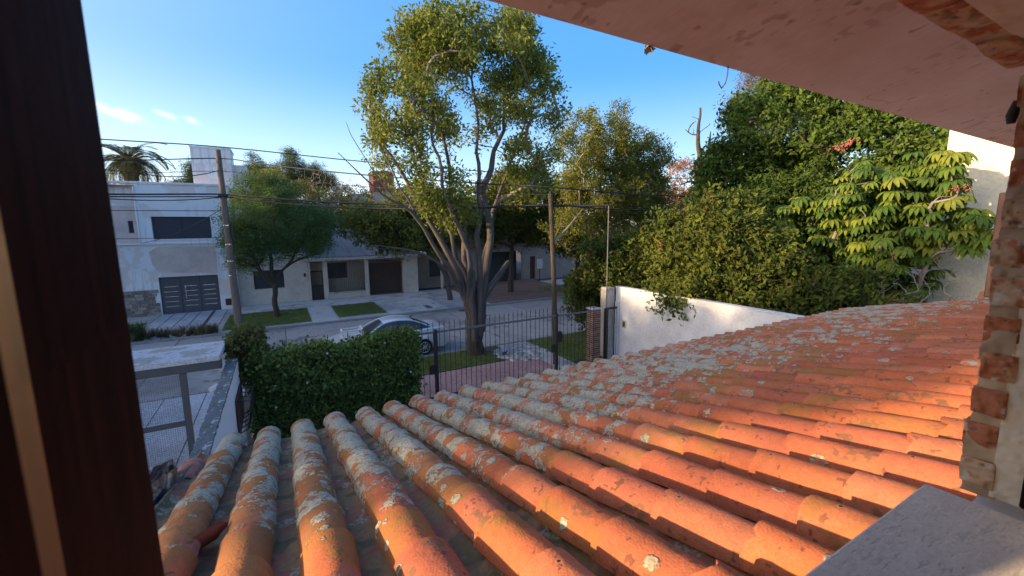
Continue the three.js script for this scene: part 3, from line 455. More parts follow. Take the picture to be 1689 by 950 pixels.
// ================================================================ buildings across the street
{
  const h = thing('white_house', 'white two storey house with dark garage door and wide shuttered window', 'house', [0, 0, -30.5]);
  const Wx = [-8.6, -2.32];
  parts('wall', [wallGeo(-6.62, Wx[1], 0.0, 7.45, 0, 0.3, [[-6.1, -3.3, 0.01, 2.25], [-6.08, -3.37, 4.42, 5.68]]), bb(-12, -6.62, 0, 6.1, -0.55, -0.25), bb(-6.62, -2.33, 0, 7.45, -9, -0.32), bb(-12, -6.63, 0, 7.44, -9, -0.56)], M.whiteHouse, h);
  part('recessed_wall', [wallGeo(-12, -6.63, 4.25, 6.25, -0.06, 0.18, [[-7.14, -6.84, 4.78, 5.5]])], M.pinkPlaster, h);
  part('lower_wall', [bb(-12, -6.63, 0, 4.1, -0.24, -0.04)], M.whiteHouse, h);
  part('parapet', [cbox(-12, -2.26, 7.45, 7.58, -0.36, 0.05, 0.015)], M.whiteHouse, h);
  part('ledge', [cbox(-12, -2.30, 4.12, 4.24, -0.03, 0.10, 0.015)], M.whiteHouse, h);
  part('plaster_patch', extrudeZ([[-6.05, 2.55], [-3.28, 2.35], [-3.24, 3.95], [-5.9, 4.0], [-6.35, 3.72], [-6.28, 3.0]], 0.0, 0.014, 0), M.pinkPlaster, h, 'bare pinkish render patch above the garage door');
  part('roof', [bb(-12, -2.33, 7.30, 7.40, -9, -0.31)], M.concrete, h);
  parts('stair_tower', [wallGeo(-4.07, -2.10, 7.40, 9.72, -0.9, 2.2), cbox(-4.12, -2.05, 9.72, 9.82, -3.15, -0.85, 0.01)], M.whiteHouse, h);
  part('stair_tower', [bb(-2.10, -1.35, 0.0, 8.9, -3.4, -1.4)], M.whiteHouse, h);
  const g = part('garage_door', bb(-6.09, -3.31, 0.02, 2.24, -0.20, -0.14), M.charcoal, h);
  for (const x of [-6.07, -5.13, -4.22]) { const w = x < -6 ? 0.92 : 0.89; part('door_panel', cbox(x, x + w, 0.05, 2.21, -0.14, -0.105, 0.008), M.charcoalLight, g); for (let i = 0; i < 5; i++) part('trim_strip', bb(x + 0.14, x + w - 0.14, 0.5 + i * 0.29, 0.525 + i * 0.29, -0.105, -0.098), M.chrome, g); }
  part('handle', tube([[-4.92, 0.9, -0.07], [-4.92, 1.7, -0.07]], 0.018, 8), M.chrome, g);
  const w = part('window', [bb(-6.07, -3.38, 4.43, 5.67, -0.22, -0.16)], M.charcoal, h);
  for (const [a, b] of [[-6.04, -4.75], [-4.70, -3.41]]) for (let i = 0; i < 12; i++) part('shutter_slat', cbox(a, b, 4.46 + i * 0.1, 4.55 + i * 0.1, -0.16, -0.13, 0.012), M.charcoal, w);
  part('window_sill', cbox(-6.16, -3.30, 4.34, 4.42, -0.1, 0.06, 0.01), M.whiteHouse, h);
  const sw = part('small_window', bb(-7.13, -6.85, 4.79, 5.49, -0.2, -0.17), M.glass, h); part('frame', [bb(-7.14, -7.10, 4.79, 5.49, -0.16, -0.07), bb(-6.88, -6.84, 4.79, 5.49, -0.16, -0.07), bb(-7.10, -6.88, 5.44, 5.49, -0.16, -0.07)], M.pinkPlaster, sw);
  part('downpipe', cyl(-6.66, 0.05, 4.3, 7.3, 0.045), M.whiteHouse, h);
  // stone cladding by the garage
  const rs = mulberry(91); const stoneMats = [[0.40, 0.36, 0.31], [0.32, 0.28, 0.24], [0.47, 0.43, 0.37], [0.26, 0.23, 0.20]].map(c => mat(c, { map: T.fine, bumpMap: T.bumpFine, bumpScale: 0.02 }));
  for (let j = 0; j < 8; j++) { let x = -8.4 + rs() * 0.2; while (x < -6.35) { const wd = 0.16 + rs() * 0.26; part('stone', cbox(x, Math.min(x + wd, -6.16), 0.06 + j * 0.19, 0.06 + j * 0.19 + 0.175, -0.02, 0.03 + rs() * 0.04, 0.025), stoneMats[Math.floor(rs() * 4)], h); x += wd + 0.015; } }
  part('meter_box', cbox(-3.05, -2.75, 0.35, 0.75, 0, 0.06, 0.01), M.rust, h);
}
{
  const h = thing('beige_house', 'low beige house with grey hip roof, barred porch and dark garage', 'house', [0, 0, -31.2]);
  parts('wall', [wallGeo(-2.31, 1.62, 0, 3.3, 0, 0.25, [[-1.52, 0.19, 1.1, 2.3]]), bb(1.64, 9.2, 0, 3.1, -6, -1.9), bb(8.02, 9.15, 0, 2.72, -1.88, 0.0)], M.beige, h);
  const w = part('window', bb(-1.5, 0.17, 1.12, 2.28, -0.16, -0.12), M.glass, h); for (const x of [-1.5, -0.70, 0.12]) part('frame', cbox(x, x + 0.05, 1.12, 2.28, -0.12, -0.07, 0.006), M.charcoal, w);
  for (let i = 0; i < 12; i++) part('bar', cyl(-1.42 + i * 0.135, 0.02, 1.12, 2.28, 0.008, 0.008, 6), M.iron, w);
  part('canopy', cbox(1.45, 9.3, 2.74, 2.96, -1.9, 0.22, 0.02), M.paleConcrete, h);
  for (const [a, b] of [[1.64, 1.76], [2.54, 2.84], [5.30, 5.56]]) part('column', cbox(a, b, 0.08, 2.74, -0.22, 0.06, 0.012), M.beige, h);
  part('low_wall', cbox(2.84, 5.30, 0.08, 0.46, -0.16, 0.0, 0.01), M.beige, h); part('coping', cbox(2.84, 5.30, 0.46, 0.54, -0.2, 0.04, 0.01), M.paleConcrete, h);
  for (let i = 0; i < 20; i++) part('porch_bar', cyl(2.92 + i * 0.123, -0.06, 0.54, 2.74, 0.010, 0.010, 6), M.railGrey, h);
  const d = part('gate_door', [bb(1.78, 2.52, 0.10, 0.16, -0.10, -0.04), bb(1.78, 2.52, 2.02, 2.10, -0.10, -0.04), bb(1.78, 1.84, 0.16, 2.02, -0.10, -0.04), bb(2.46, 2.52, 0.16, 2.02, -0.10, -0.04), bb(1.84, 2.46, 0.16, 1.1, -0.09, -0.06)], M.iron, h); for (let i = 0; i < 7; i++) part('bar', cyl(1.88 + i * 0.09, -0.07, 1.1, 2.02, 0.009, 0.009, 6), M.iron, d);
  const pw = part('porch_window', bb(2.98, 4.35, 1.30, 2.45, -1.89, -1.86), M.charcoal, h); part('pane', bb(3.05, 3.58, 1.38, 2.38, -1.86, -1.845), M.glass, pw); part('pane', bb(3.66, 4.28, 1.38, 2.38, -1.86, -1.845), M.glass, pw);
  const g = part('garage_door', bb(5.6, 7.95, 0.10, 2.5, -0.5, -0.46), M.garageWood, h); for (let i = 0; i < 4; i++) part('door_panel', cbox(5.64, 7.92, 0.12 + i * 0.6, 0.70 + i * 0.6, -0.46, -0.43, 0.012), M.garageWood, g);
  for (let i = 0; i < 18; i++) part('garage_bar', cyl(5.64 + i * 0.135, -0.10, 0.12, 2.74, 0.010, 0.010, 6), M.railGrey, h); parts('garage_rail', [bb(5.57, 8.0, 0.10, 0.16, -0.13, -0.07), bb(5.57, 8.0, 2.44, 2.5, -0.13, -0.07)], M.railGrey, h);
  // hip roof of sheets
  const E = 0.25, zf = 0.1, zb = -9, x0 = -2.5, x1 = 9.3, ry = 4.95, xa = 2.2, xb = 5.0, zr = -4.6, ye = 2.98;
  const hip = (dy) => triGeo([x0, ye + dy, zf, x1, ye + dy, zf, xb, ry + dy, zr, x0, ye + dy, zf, xb, ry + dy, zr, xa, ry + dy, zr, x1, ye + dy, zf, x1, ye + dy, zb, xb, ry + dy, zr, x0, ye + dy, zb, x0, ye + dy, zf, xa, ry + dy, zr, x1, ye + dy, zb, x0, ye + dy, zb, xa, ry + dy, zr, x1, ye + dy, zb, xa, ry + dy, zr, xb, ry + dy, zr]);
  const rf = part('roof', hip(0.02), M.roofGrey, h); for (let i = 0; i < 11; i++) { const t = (i + 0.5) / 11, x = lerp(x0, x1, t), xt = lerp(xa, xb, t); part('seam', tube([[x, ye + 0.035, zf], [xt, ry + 0.035, zr]], 0.018, 5), M.roofGrey, rf); }
  part('wall_lamp', cbox(1.36, 1.48, 1.75, 1.98, 0, 0.08, 0.01), M.iron, h);
}
{
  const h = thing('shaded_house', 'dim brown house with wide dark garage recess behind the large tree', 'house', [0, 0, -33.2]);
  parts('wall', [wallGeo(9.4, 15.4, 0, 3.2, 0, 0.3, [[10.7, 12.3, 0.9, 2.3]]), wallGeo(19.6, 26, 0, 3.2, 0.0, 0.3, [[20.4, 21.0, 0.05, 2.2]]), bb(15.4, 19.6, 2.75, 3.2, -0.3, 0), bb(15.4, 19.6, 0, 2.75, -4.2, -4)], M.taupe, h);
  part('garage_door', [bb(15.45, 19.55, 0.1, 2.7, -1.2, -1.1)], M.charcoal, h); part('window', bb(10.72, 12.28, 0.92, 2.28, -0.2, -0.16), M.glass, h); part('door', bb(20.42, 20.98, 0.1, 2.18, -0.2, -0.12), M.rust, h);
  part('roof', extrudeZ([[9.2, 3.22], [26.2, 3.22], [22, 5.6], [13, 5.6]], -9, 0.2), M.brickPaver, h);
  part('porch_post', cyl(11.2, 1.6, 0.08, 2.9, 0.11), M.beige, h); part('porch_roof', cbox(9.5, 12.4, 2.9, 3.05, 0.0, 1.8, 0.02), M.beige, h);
  const b = thing('notice_board', 'small pale notice board on a post by the brick drive', 'sign', [20.2, 0.09, -31.2]); part('panel', cbox(-0.28, 0.28, 1.15, 2.0, -0.03, 0.03, 0.01), M.white, b); part('post', cyl(0, -0.06, 0, 1.6, 0.04), M.iron, b);
}
{
  const h = thing('brick_tower', 'distant red brick water tank tower above the treetops', 'tower', [0, 0, -45]);
  const cl = [[0.34, 0.12, 0.07], [0.40, 0.15, 0.09], [0.29, 0.10, 0.065]].map(c => mat(c, { map: T.fine }));
  part('shaft', bb(8.98, 11.05, 0, 10.5, -2, -0.03), M.mortar, h); for (let j = 0; j < 14; j++) for (let i = 0; i < 4; i++) part('brick_course', cbox(8.95 + i * 0.535 + 0.01, 8.95 + (i + 1) * 0.535, 8.6 + j * 0.14, 8.725 + j * 0.14, -0.03, 0.02, 0.01), cl[(i * 5 + j * 3) % 3], h);
  part('cap', cbox(8.9, 11.13, 10.56, 10.7, -2.1, 0.06, 0.02), cl[0], h); part('side_brickwork', bb(8.93, 8.975, 8.6, 10.55, -2, -0.03), cl[1], h);
  const b = thing('pale_block', 'pale upper storey of a house far behind the treetops', 'building', [0, 0, -50]); part('wall', bb(7.5, 15, 0, 8.6, -6, 0), M.whiteHouse, b); part('window', bb(9.4, 11, 6.6, 7.8, 0, 0.02), M.glass, b); part('parapet', cbox(7.4, 15.1, 8.6, 8.75, -6, 0.06, 0.02), M.whiteHouse, b);
}
// the sunlit building beyond the umbrella-leaved tree
{
  const h = thing('sunlit_building', 'tall cream rendered building catching the sun beside the umbrella leaved tree', 'building', [16, 0, 0]);
  part('wall', [bb(0, 6, 0, 7.9, -4.5, 6)], M.cream, h); part('parapet', cbox(-0.05, 6.05, 7.9, 8.05, -4.56, 6.05, 0.02), M.cream, h);
  part('lower_wing', [bb(0.1, 6, 0, 3.0, -9.5, -4.51)], M.whiteHouse, h); part('wing_coping', [cbox(0.02, 6, 3.0, 3.12, -9.55, -4.51, 0.02)], M.paleConcrete, h);
  part('wing_awning', [cbox(-0.9, 0.09, 3.30, 3.36, -5.6, -4.55, 0.01)], M.brickPaver, h); for (let i = 0; i < 5; i++) part('wall_ledge', cbox(-0.04, 0.0, 3.7 + i * 0.22, 3.74 + i * 0.22, -4.9, -4.56, 0.005), M.paleConcrete, h);
  const s = thing('roof_vent', 'small orange clay vent on a pipe beyond the tiled roof', 'vent', [14.2, 0, -2.9]); part('pipe', cyl(0, 0, 0, 3.1, 0.05), M.iron, s); part('cowl', extrudeZ([[-0.22, 3.1], [0.22, 3.1], [0.05, 3.32], [-0.05, 3.32]], -0.2, 0.2, 0.01), mat([0.5, 0.2, 0.08], { map: T.fine }), s);
}
// ================================================================ boundary walls, fence, portal
{
  const w = thing('white_boundary_wall', 'white painted boundary wall running up to the tiled roof', 'wall', [10.6, 0, 0]);
  part('panel', cbox(0, 0.2, 0, 2.72, -11.3, 4, 0.01), M.white, w); part('coping', cbox(-0.015, 0.215, 2.72, 2.75, -11.31, 4, 0.008), M.white, w);
  part('rough_pillar', cbox(-0.34, -0.01, 0, 2.70, -11.75, -11.32, 0.03), M.paleConcrete, w); part('pipe', cyl(-0.05, -11.22, 0, 2.2, 0.03), M.white, w); part('pipe', cyl(-0.05, -11.10, 0, 2.2, 0.025), M.white, w);
  const p = part('socket_plate', cbox(-0.03, 0, 1.30, 1.58, -10.92, -10.72, 0.008), mat([0.55, 0.52, 0.42], { map: T.fine }), w); part('glass', bb(-0.036, -0.03, 1.35, 1.53, -10.88, -10.76), M.glass, p);
  const b = thing('brick_pier', 'narrow weathered brick pier at the end of the iron fence', 'pier', [9.62, 0, -11.35]); const cl = [[0.20, 0.11, 0.085], [0.27, 0.17, 0.13], [0.16, 0.095, 0.075]].map(c => mat(c, { map: T.fine, bumpMap: T.bumpFine, bumpScale: 0.01 }));
  part('core', bb(-0.17, 0.17, 0, 2.0, -0.17, 0.17), M.mortar, b); for (let j = 0; j < 26; j++) for (let k = 0; k < 2; k++) { const g = j % 2 ? cbox(-0.185, 0.185, 0.02 + j * 0.0765, 0.08 + j * 0.0765, k ? 0.005 : -0.185, k ? 0.185 : -0.005, 0.008) : cbox(k ? 0.005 : -0.185, k ? 0.185 : -0.005, 0.02 + j * 0.0765, 0.08 + j * 0.0765, -0.185, 0.185, 0.008); part('brick', g, cl[(j * 2 + k) % 3], b); } part('cap', cbox(-0.2, 0.2, 2.0, 2.05, -0.2, 0.2, 0.01), M.paleConcrete, b);
}
{
  const f = thing('iron_fence', 'dark iron fence of spear topped bars between hedge and brick pier', 'fence', [0, 0, -10.9]);
  const bar = tube([[0, 0.1, 0], [0, 2.22, 0], [0, 2.26, 0], [0, 2.37, 0]], [0.009, 0.009, 0.014, 0.001], 6);
  for (let x = -0.7; x < 9.4; x += 0.158) { if (x < 2.6 && Math.round(x / 0.158) % 3) continue; const b = part('bar', bar, M.iron, f); b.position.set(x, 0, (h2(Math.round(x * 100), 1, 2) - 0.5) * 0.01); b.rotation.z = (h2(Math.round(x * 100), 3, 2) - 0.5) * 0.012; }
  part('rail', cbox(-0.85, 9.44, 2.02, 2.075, -0.025, 0.025, 0.006), M.railGrey, f); part('rail', cbox(-0.85, 9.44, 0.14, 0.19, -0.02, 0.02, 0.005), M.iron, f);
  for (const x of [3.62, 7.70]) { const p = part('post', cbox(x - 0.045, x + 0.045, 0, 2.12, -0.047, 0.047, 0.008), M.iron, f); part('lock_box', cbox(x - 0.19, x - 0.045, 0.85, 1.12, -0.035, 0.035, 0.01), M.iron, p); }
  const t = thing('thin_mast', 'thin rusty metal mast beside the end of the white wall', 'mast', [10.08, 0, -11.2]); part('tube', cyl(0, 0, 0, 5.62, 0.028, 0.022, 8), M.railGrey, t); part('lower_post', cbox(-0.06, 0.06, 0, 2.0, -0.06, 0.06, 0.01), M.iron, t); part('bracket', cbox(-0.02, 0.5, 1.95, 2.02, -0.03, 0.03, 0.006), M.iron, t);
}
{
  const w = thing('party_wall', 'low white wall with mossy cement top beside the ivy hedge', 'wall', [-0.94, 0, 0]);
  part('panel', cbox(-0.17, 0, 0, 2.17, -10.75, -3.4, 0.008), mat([0.88, 0.88, 0.88], { bumpMap: T.bump, bumpScale: 0.004 }), w);
  const cg = new THREE.BoxGeometry(0.19, 0.05, 7.36, 6, 1, 120), p = cg.attributes.position; for (let i = 0; i < p.count; i++) { const n = fbm(p.getX(i) * 20, p.getZ(i) * 9, 4, 411) - 0.5; p.setXYZ(i, p.getX(i) + n * 0.025 * Math.sign(p.getX(i)), p.getY(i) + (p.getY(i) > 0 ? n * 0.03 : 0), p.getZ(i)); } cg.computeVertexNormals();
  const capMap = ctex(512, 512, (u, v) => { const n = fbm(u * 8, v * 8, 5, 421, 8), f = vn(u * 100, v * 100, 423, 100); let c = mix3([0.10, 0.10, 0.10], [0.22, 0.22, 0.21], f); c = mix3(c, [0.12, 0.125, 0.08], sstep(0.5, 0.6, n)); return mix3(c, [0.5, 0.52, 0.5], 0.7 * sstep(0.64, 0.70, fbm(u * 14, v * 14, 3, 427, 14))); }, [0.8, 0.8]);
  part('cement_top', uvm(cg.translate(-0.085, 2.19, -7.08)), mat([1, 1, 1], { map: capMap, bumpMap: T.bumpFine, bumpScale: 0.01, roughness: 0.95 }), w);
  // rusted wall basket
  const r = thing('wall_basket', 'rusted iron bar basket fixed to the low white wall', 'basket', [-0.93, 1.0, -9.6]);
  part('back_plate', cbox(0.0, 0.03, 0.0, 0.72, -0.55, 0.55, 0.01), M.rust, r); for (let i = 0; i < 5; i++) { const z = -0.5 + i * 0.25; part('hoop', tube([[0.03, 0.05, z], [0.16, 0.12, z], [0.24, 0.36, z], [0.24, 0.66, z], [0.02, 0.70, z]], 0.012, 6), M.iron, r); } part('rim', tube([[0.24, 0.66, -0.55], [0.24, 0.66, 0.55]], 0.012, 6), M.iron, r); part('rim', tube([[0.18, 0.15, -0.55], [0.18, 0.15, 0.55]], 0.012, 6), M.iron, r);
  const c = thing('security_camera', 'small white security camera on the corner of the dark portal', 'camera', [-1.2, 2.0, -9.35]); part('body', tube([[0, 0, 0.05], [-0.10, -0.03, 0.16]], [0.045, 0.05], 10), M.white, c); part('arm', tube([[0.08, 0.06, 0], [0, 0, 0.05]], 0.015, 6), M.white, c);
}
{
  const g = thing('portal_gate', 'dark steel portal with mesh gate under a stained concrete slab', 'gate', [0, 0, -9.55]);
  const slabMap = ctex(512, 512, (u, v) => { const n = fbm(u * 5, v * 5, 5, 431, 5), f = vn(u * 90, v * 90, 433, 90); let c = mix3([0.40, 0.40, 0.39], [0.62, 0.63, 0.64], f); c = mix3(c, [0.34, 0.31, 0.24], 0.8 * sstep(0.48, 0.6, n)); return mix3(c, [0.20, 0.18, 0.14], 0.6 * sstep(0.66, 0.74, fbm(u * 30, v * 30, 3, 437, 30))); }, [1.6, 1.6]);
  part('slab', cbox(-6, -1.14, 2.42, 2.52, -1.25, 0.03, 0.01), mat([1, 1, 1], { map: slabMap, bumpMap: T.bumpFine, bumpScale: 0.01, roughness: 0.95 }), g);
  part('beam', cbox(-6, -1.13, 2.26, 2.42, -0.12, 0.02, 0.006), M.steelGrey, g);
  for (const x of [-1.74, -4.2]) part('post', cbox(x - 0.05, x + 0.05, 0, 2.26, -0.06, 0.04, 0.006), M.steelGrey, g);
  part('cross_rail', cbox(-4.15, -1.79, 1.24, 1.33, -0.04, 0.02, 0.005), M.steelGrey, g); part('cross_rail', cbox(-4.15, -1.79, 0.06, 0.14, -0.04, 0.02, 0.005), M.steelGrey, g);
  const wires = []; for (let i = 0; i < 70; i++) { const x = -4.13 + i * 0.034; wires.push(uvm(flat(new THREE.BoxGeometry(0.003, 2.1, 0.003).translate(x, 1.19, -0.012)))); } for (let i = 0; i < 60; i++) wires.push(uvm(flat(new THREE.BoxGeometry(2.36, 0.003, 0.003).translate(-2.97, 0.15 + i * 0.035, -0.008))));
  const me = part('wire_mesh', wires, M.steelGrey, g); me.userData.kind = 'stuff';
}

// ================================================================ vegetation
const leafMat = (o = {}) => { const m = new THREE.MeshPhysicalMaterial({ color: 0xffffff, roughness: 0.95, specularIntensity: 0.25, transmission: 0.4, thickness: 0, side: THREE.DoubleSide, ...o }); return m; };
const LEAF = leafMat();
function clump(n, rad, len, wid, seed, droop = 0.2) {               // a spray of folded leaves round a twig
  const r = mulberry(seed), t = [];
  for (let i = 0; i < n; i++) {
    const c = new THREE.Vector3(r() - 0.5, r() - 0.5, r() - 0.5).multiplyScalar(2 * rad * Math.cbrt(r())), d = new THREE.Vector3(r() - 0.5, r() - 0.5 - droop, r() - 0.5).normalize(), s = new THREE.Vector3(r() - 0.5, r() * 0.6 - 0.3, r() - 0.5).cross(d).normalize(), k = s.clone().cross(d).multiplyScalar(wid * 0.3), L = len * (0.7 + r() * 0.6);
    const a = c, m = c.clone().addScaledVector(d, L * 0.45), e = c.clone().addScaledVector(d, L), l = m.clone().addScaledVector(s, wid).add(k), q = m.clone().addScaledVector(s, -wid).add(k);
    t.push(...a.toArray(), ...l.toArray(), ...e.toArray(), ...a.toArray(), ...e.toArray(), ...q.toArray());
  }
  return triGeo(t);
}
function foliage(name, pts, geos, rgb, vary, o, parent) {           // pts: [Vector3, scale]; several spray shapes give several meshes
  const r = mulberry(o.seed || 1), q = new THREE.Quaternion(), e = new THREE.Euler(), m = new THREE.Matrix4(), col = new THREE.Color();
  const list = geos.map(() => []); pts.forEach((p, i) => list[i % geos.length].push(p));
  list.forEach((ps, gi) => {
    if (!ps.length) return;
    const im = new THREE.InstancedMesh(geos[gi], o.mat || LEAF, ps.length);
    ps.forEach(([p, s], i) => {
      e.set((r() - 0.5) * (o.tilt ?? 6.28), r() * 6.28, (r() - 0.5) * (o.tilt ?? 6.28)); q.setFromEuler(e); m.compose(p, q, new THREE.Vector3(s, s, s)); im.setMatrixAt(i, m);
      const w = vn(p.x * 0.9 + 50, p.y * 0.9 + p.z * 0.7 + 50, 501), t = clamp(w * 0.7 + r() * 0.3), d = 1 + (r() - 0.5) * vary; const c = o.rgb2 ? mix3(rgb, o.rgb2, t) : rgb; col.setRGB(c[0] * d, c[1] * d, c[2] * d); im.setColorAt(i, col);
    });
    im.name = name; im.userData.kind = 'stuff'; shadow(im); parent.add(im);
  });
}
function lobes(list, seed) {                                        // points spread through lobes [x,y,z,rx,ry,rz,n], thicker near their outside
  const r = mulberry(seed), out = [];
  for (const [x, y, z, rx, ry, rz, n, inner = 0.55, low = -1] of list) for (let i = 0; i < n; i++) {
    let a = r() * 6.28, c = lerp(low, 1, r()), s = Math.sqrt(1 - c * c), k = lerp(inner, 1, Math.sqrt(r())); k *= 0.82 + 0.36 * vn(x + Math.cos(a) * s * 2.2 + 20, c * 2.2 + Math.sin(a) * s * 2.2 + 20, 503 + seed);
    out.push(new THREE.Vector3(x + Math.cos(a) * s * rx * k, y + c * ry * k, z + Math.sin(a) * s * rz * k));
  }
  return out;
}
function grow(stems, tips, o) {                                     // limbs that reach from the stems to the tips, thinning as they fork
  const nodes = [], chains = [], r = mulberry(o.seed || 7), near = (p, lim) => { let b = -1, bd = 1e9; for (let i = 0; i < nodes.length; i++) { const d = nodes[i].p.distanceTo(p), c = d * (nodes[i].p.y > p.y - d * 0.25 ? 1.9 : 1) * (nodes[i].end ? 1.25 : 1); if (c < bd && i < lim) { bd = c; b = i; } } return b; };
  for (const st of stems) {
    const cv = new THREE.CatmullRomCurve3(st.map(p => new THREE.Vector3(p[0], p[1], p[2]))), n = Math.max(4, Math.ceil(cv.getLength() / 0.45)), ch = []; 
    for (let i = 0; i <= n; i++) { const t = i / n, f = t * (st.length - 1), k = Math.min(Math.floor(f), st.length - 2); nodes.push({ p: cv.getPoint(t), par: i ? nodes.length - 1 : -1, r: lerp(st[k][3], st[k + 1][3], f - k), w: 0, stem: true }); { const q = nodes[nodes.length - 1].p, w = (o.wob ?? 0.12) * sstep(0, 0.25, t); q.x += w * (vn(q.y * 1.3 + chains.length * 7, 3, 701) - 0.5) * 2; q.z += w * (vn(q.y * 1.3 + chains.length * 5, 9, 703) - 0.5) * 2; } ch.push(nodes.length - 1); }
    chains.push(ch);
  }
  const root = nodes[0].p; tips = tips.slice().sort((a, b) => a.distanceTo(root) - b.distanceTo(root));
  for (const t of tips) {
    const k = near(t, 1e9), a = nodes[k], dist = a.p.distanceTo(t); if (dist < 0.12) continue;
    const dir = a.par >= 0 ? a.p.clone().sub(nodes[a.par].p).normalize() : new THREE.Vector3(0, 1, 0), c = a.p.clone().addScaledVector(dir, dist * 0.35).add(new THREE.Vector3((r() - 0.5) * dist * 0.3, (o.lift ?? 0.1) * dist + (r() - 0.5) * dist * 0.2, (r() - 0.5) * dist * 0.3)), n = Math.max(2, Math.ceil(dist / 0.5)), ch = [k]; let prev = k;
    for (let i = 1; i <= n; i++) { const u = i / n, p = a.p.clone().multiplyScalar((1 - u) * (1 - u)).addScaledVector(c, 2 * u * (1 - u)).addScaledVector(t, u * u); nodes.push({ p, par: prev, r: 0, w: 0, end: i === n }); prev = nodes.length - 1; ch.push(prev); }
    for (let j = prev; j >= 0; j = nodes[j].par) nodes[j].w++;
    chains.push(ch);
  }
  const tr = o.tip ?? 0.012, rad = n => Math.max(n.r, n.stem ? 0 : tr * Math.pow(Math.max(n.w, 1), 0.46));
  return { trunk: chains.slice(0, stems.length).map(ch => tube(ch.map(i => nodes[i].p), ch.map(i => rad(nodes[i])), o.fat ? 18 : 9, true, o.fat ? 0.55 : 0.3)), limbs: chains.slice(stems.length).map(ch => tube(ch.map(i => nodes[i].p), ch.map((i, k) => k ? rad(nodes[i]) : Math.min(rad(nodes[i]), rad(nodes[ch[1]]) * 1.15)), 5)), tipPts: tips };
}
function tree(name, label, o) {                                     // o: base, stems, lobes, rgb, rgb2, leaf, perTip, spread, bark
  const g = thing(name, label, o.category || 'tree', o.base, 0, o.group), tips = lobes(o.lobes, o.seed), k = grow(o.stems, tips, { seed: o.seed, tip: o.tip, lift: o.lift, wob: o.wob, fat: o.fat });
  if (o.fat) { part('trunk', k.trunk[0], M.barkDark, g); k.trunk.slice(1).forEach(t => part('stem', t, o.bark, g)); } else part('trunk', k.trunk, o.bark || M.bark, g); if (k.limbs.length > 25) part('branches', k.limbs, o.bark2 || o.bark || M.bark, g); else parts('branch', k.limbs, o.bark2 || o.bark || M.bark, g);
  const r = mulberry(o.seed + 99), pts = []; for (const t of tips) for (let i = 0, np = Math.round(o.perTip * (0.4 + 1.2 * r())); i < np; i++) { const a = r() * 6.28, c = r() * 2 - 1, s = Math.sqrt(1 - c * c), d = Math.sqrt(r()) * o.spread; pts.push([new THREE.Vector3(t.x + Math.cos(a) * s * d, t.y + c * d * 0.8, t.z + Math.sin(a) * s * d), 0.5 + r() * 0.95]); }
  if (o.perTip) foliage('crown', pts, o.leaf, o.rgb, o.vary ?? 0.5, { seed: o.seed + 5, rgb2: o.rgb2, tilt: o.tilt }, g);
  return g;
}
const SPR = { small: [1, 2, 3].map(s => clump(16, 0.24, 0.13, 0.030, s)), mid: [4, 5, 6].map(s => clump(16, 0.30, 0.18, 0.045, s)), fine: [7, 8, 9].map(s => clump(30, 0.30, 0.11, 0.016, s, 0.35)), big: [10, 11, 12].map(s => clump(16, 0.42, 0.30, 0.07, s)), ivy: [13, 14, 15].map(s => clump(14, 0.13, 0.085, 0.034, s, 0.35)), vine: [16, 17, 18].map(s => clump(16, 0.24, 0.17, 0.045, s, 0.5)), spike: [19, 20].map(s => clump(14, 0.10, 0.40, 0.028, s, 0.25)) };

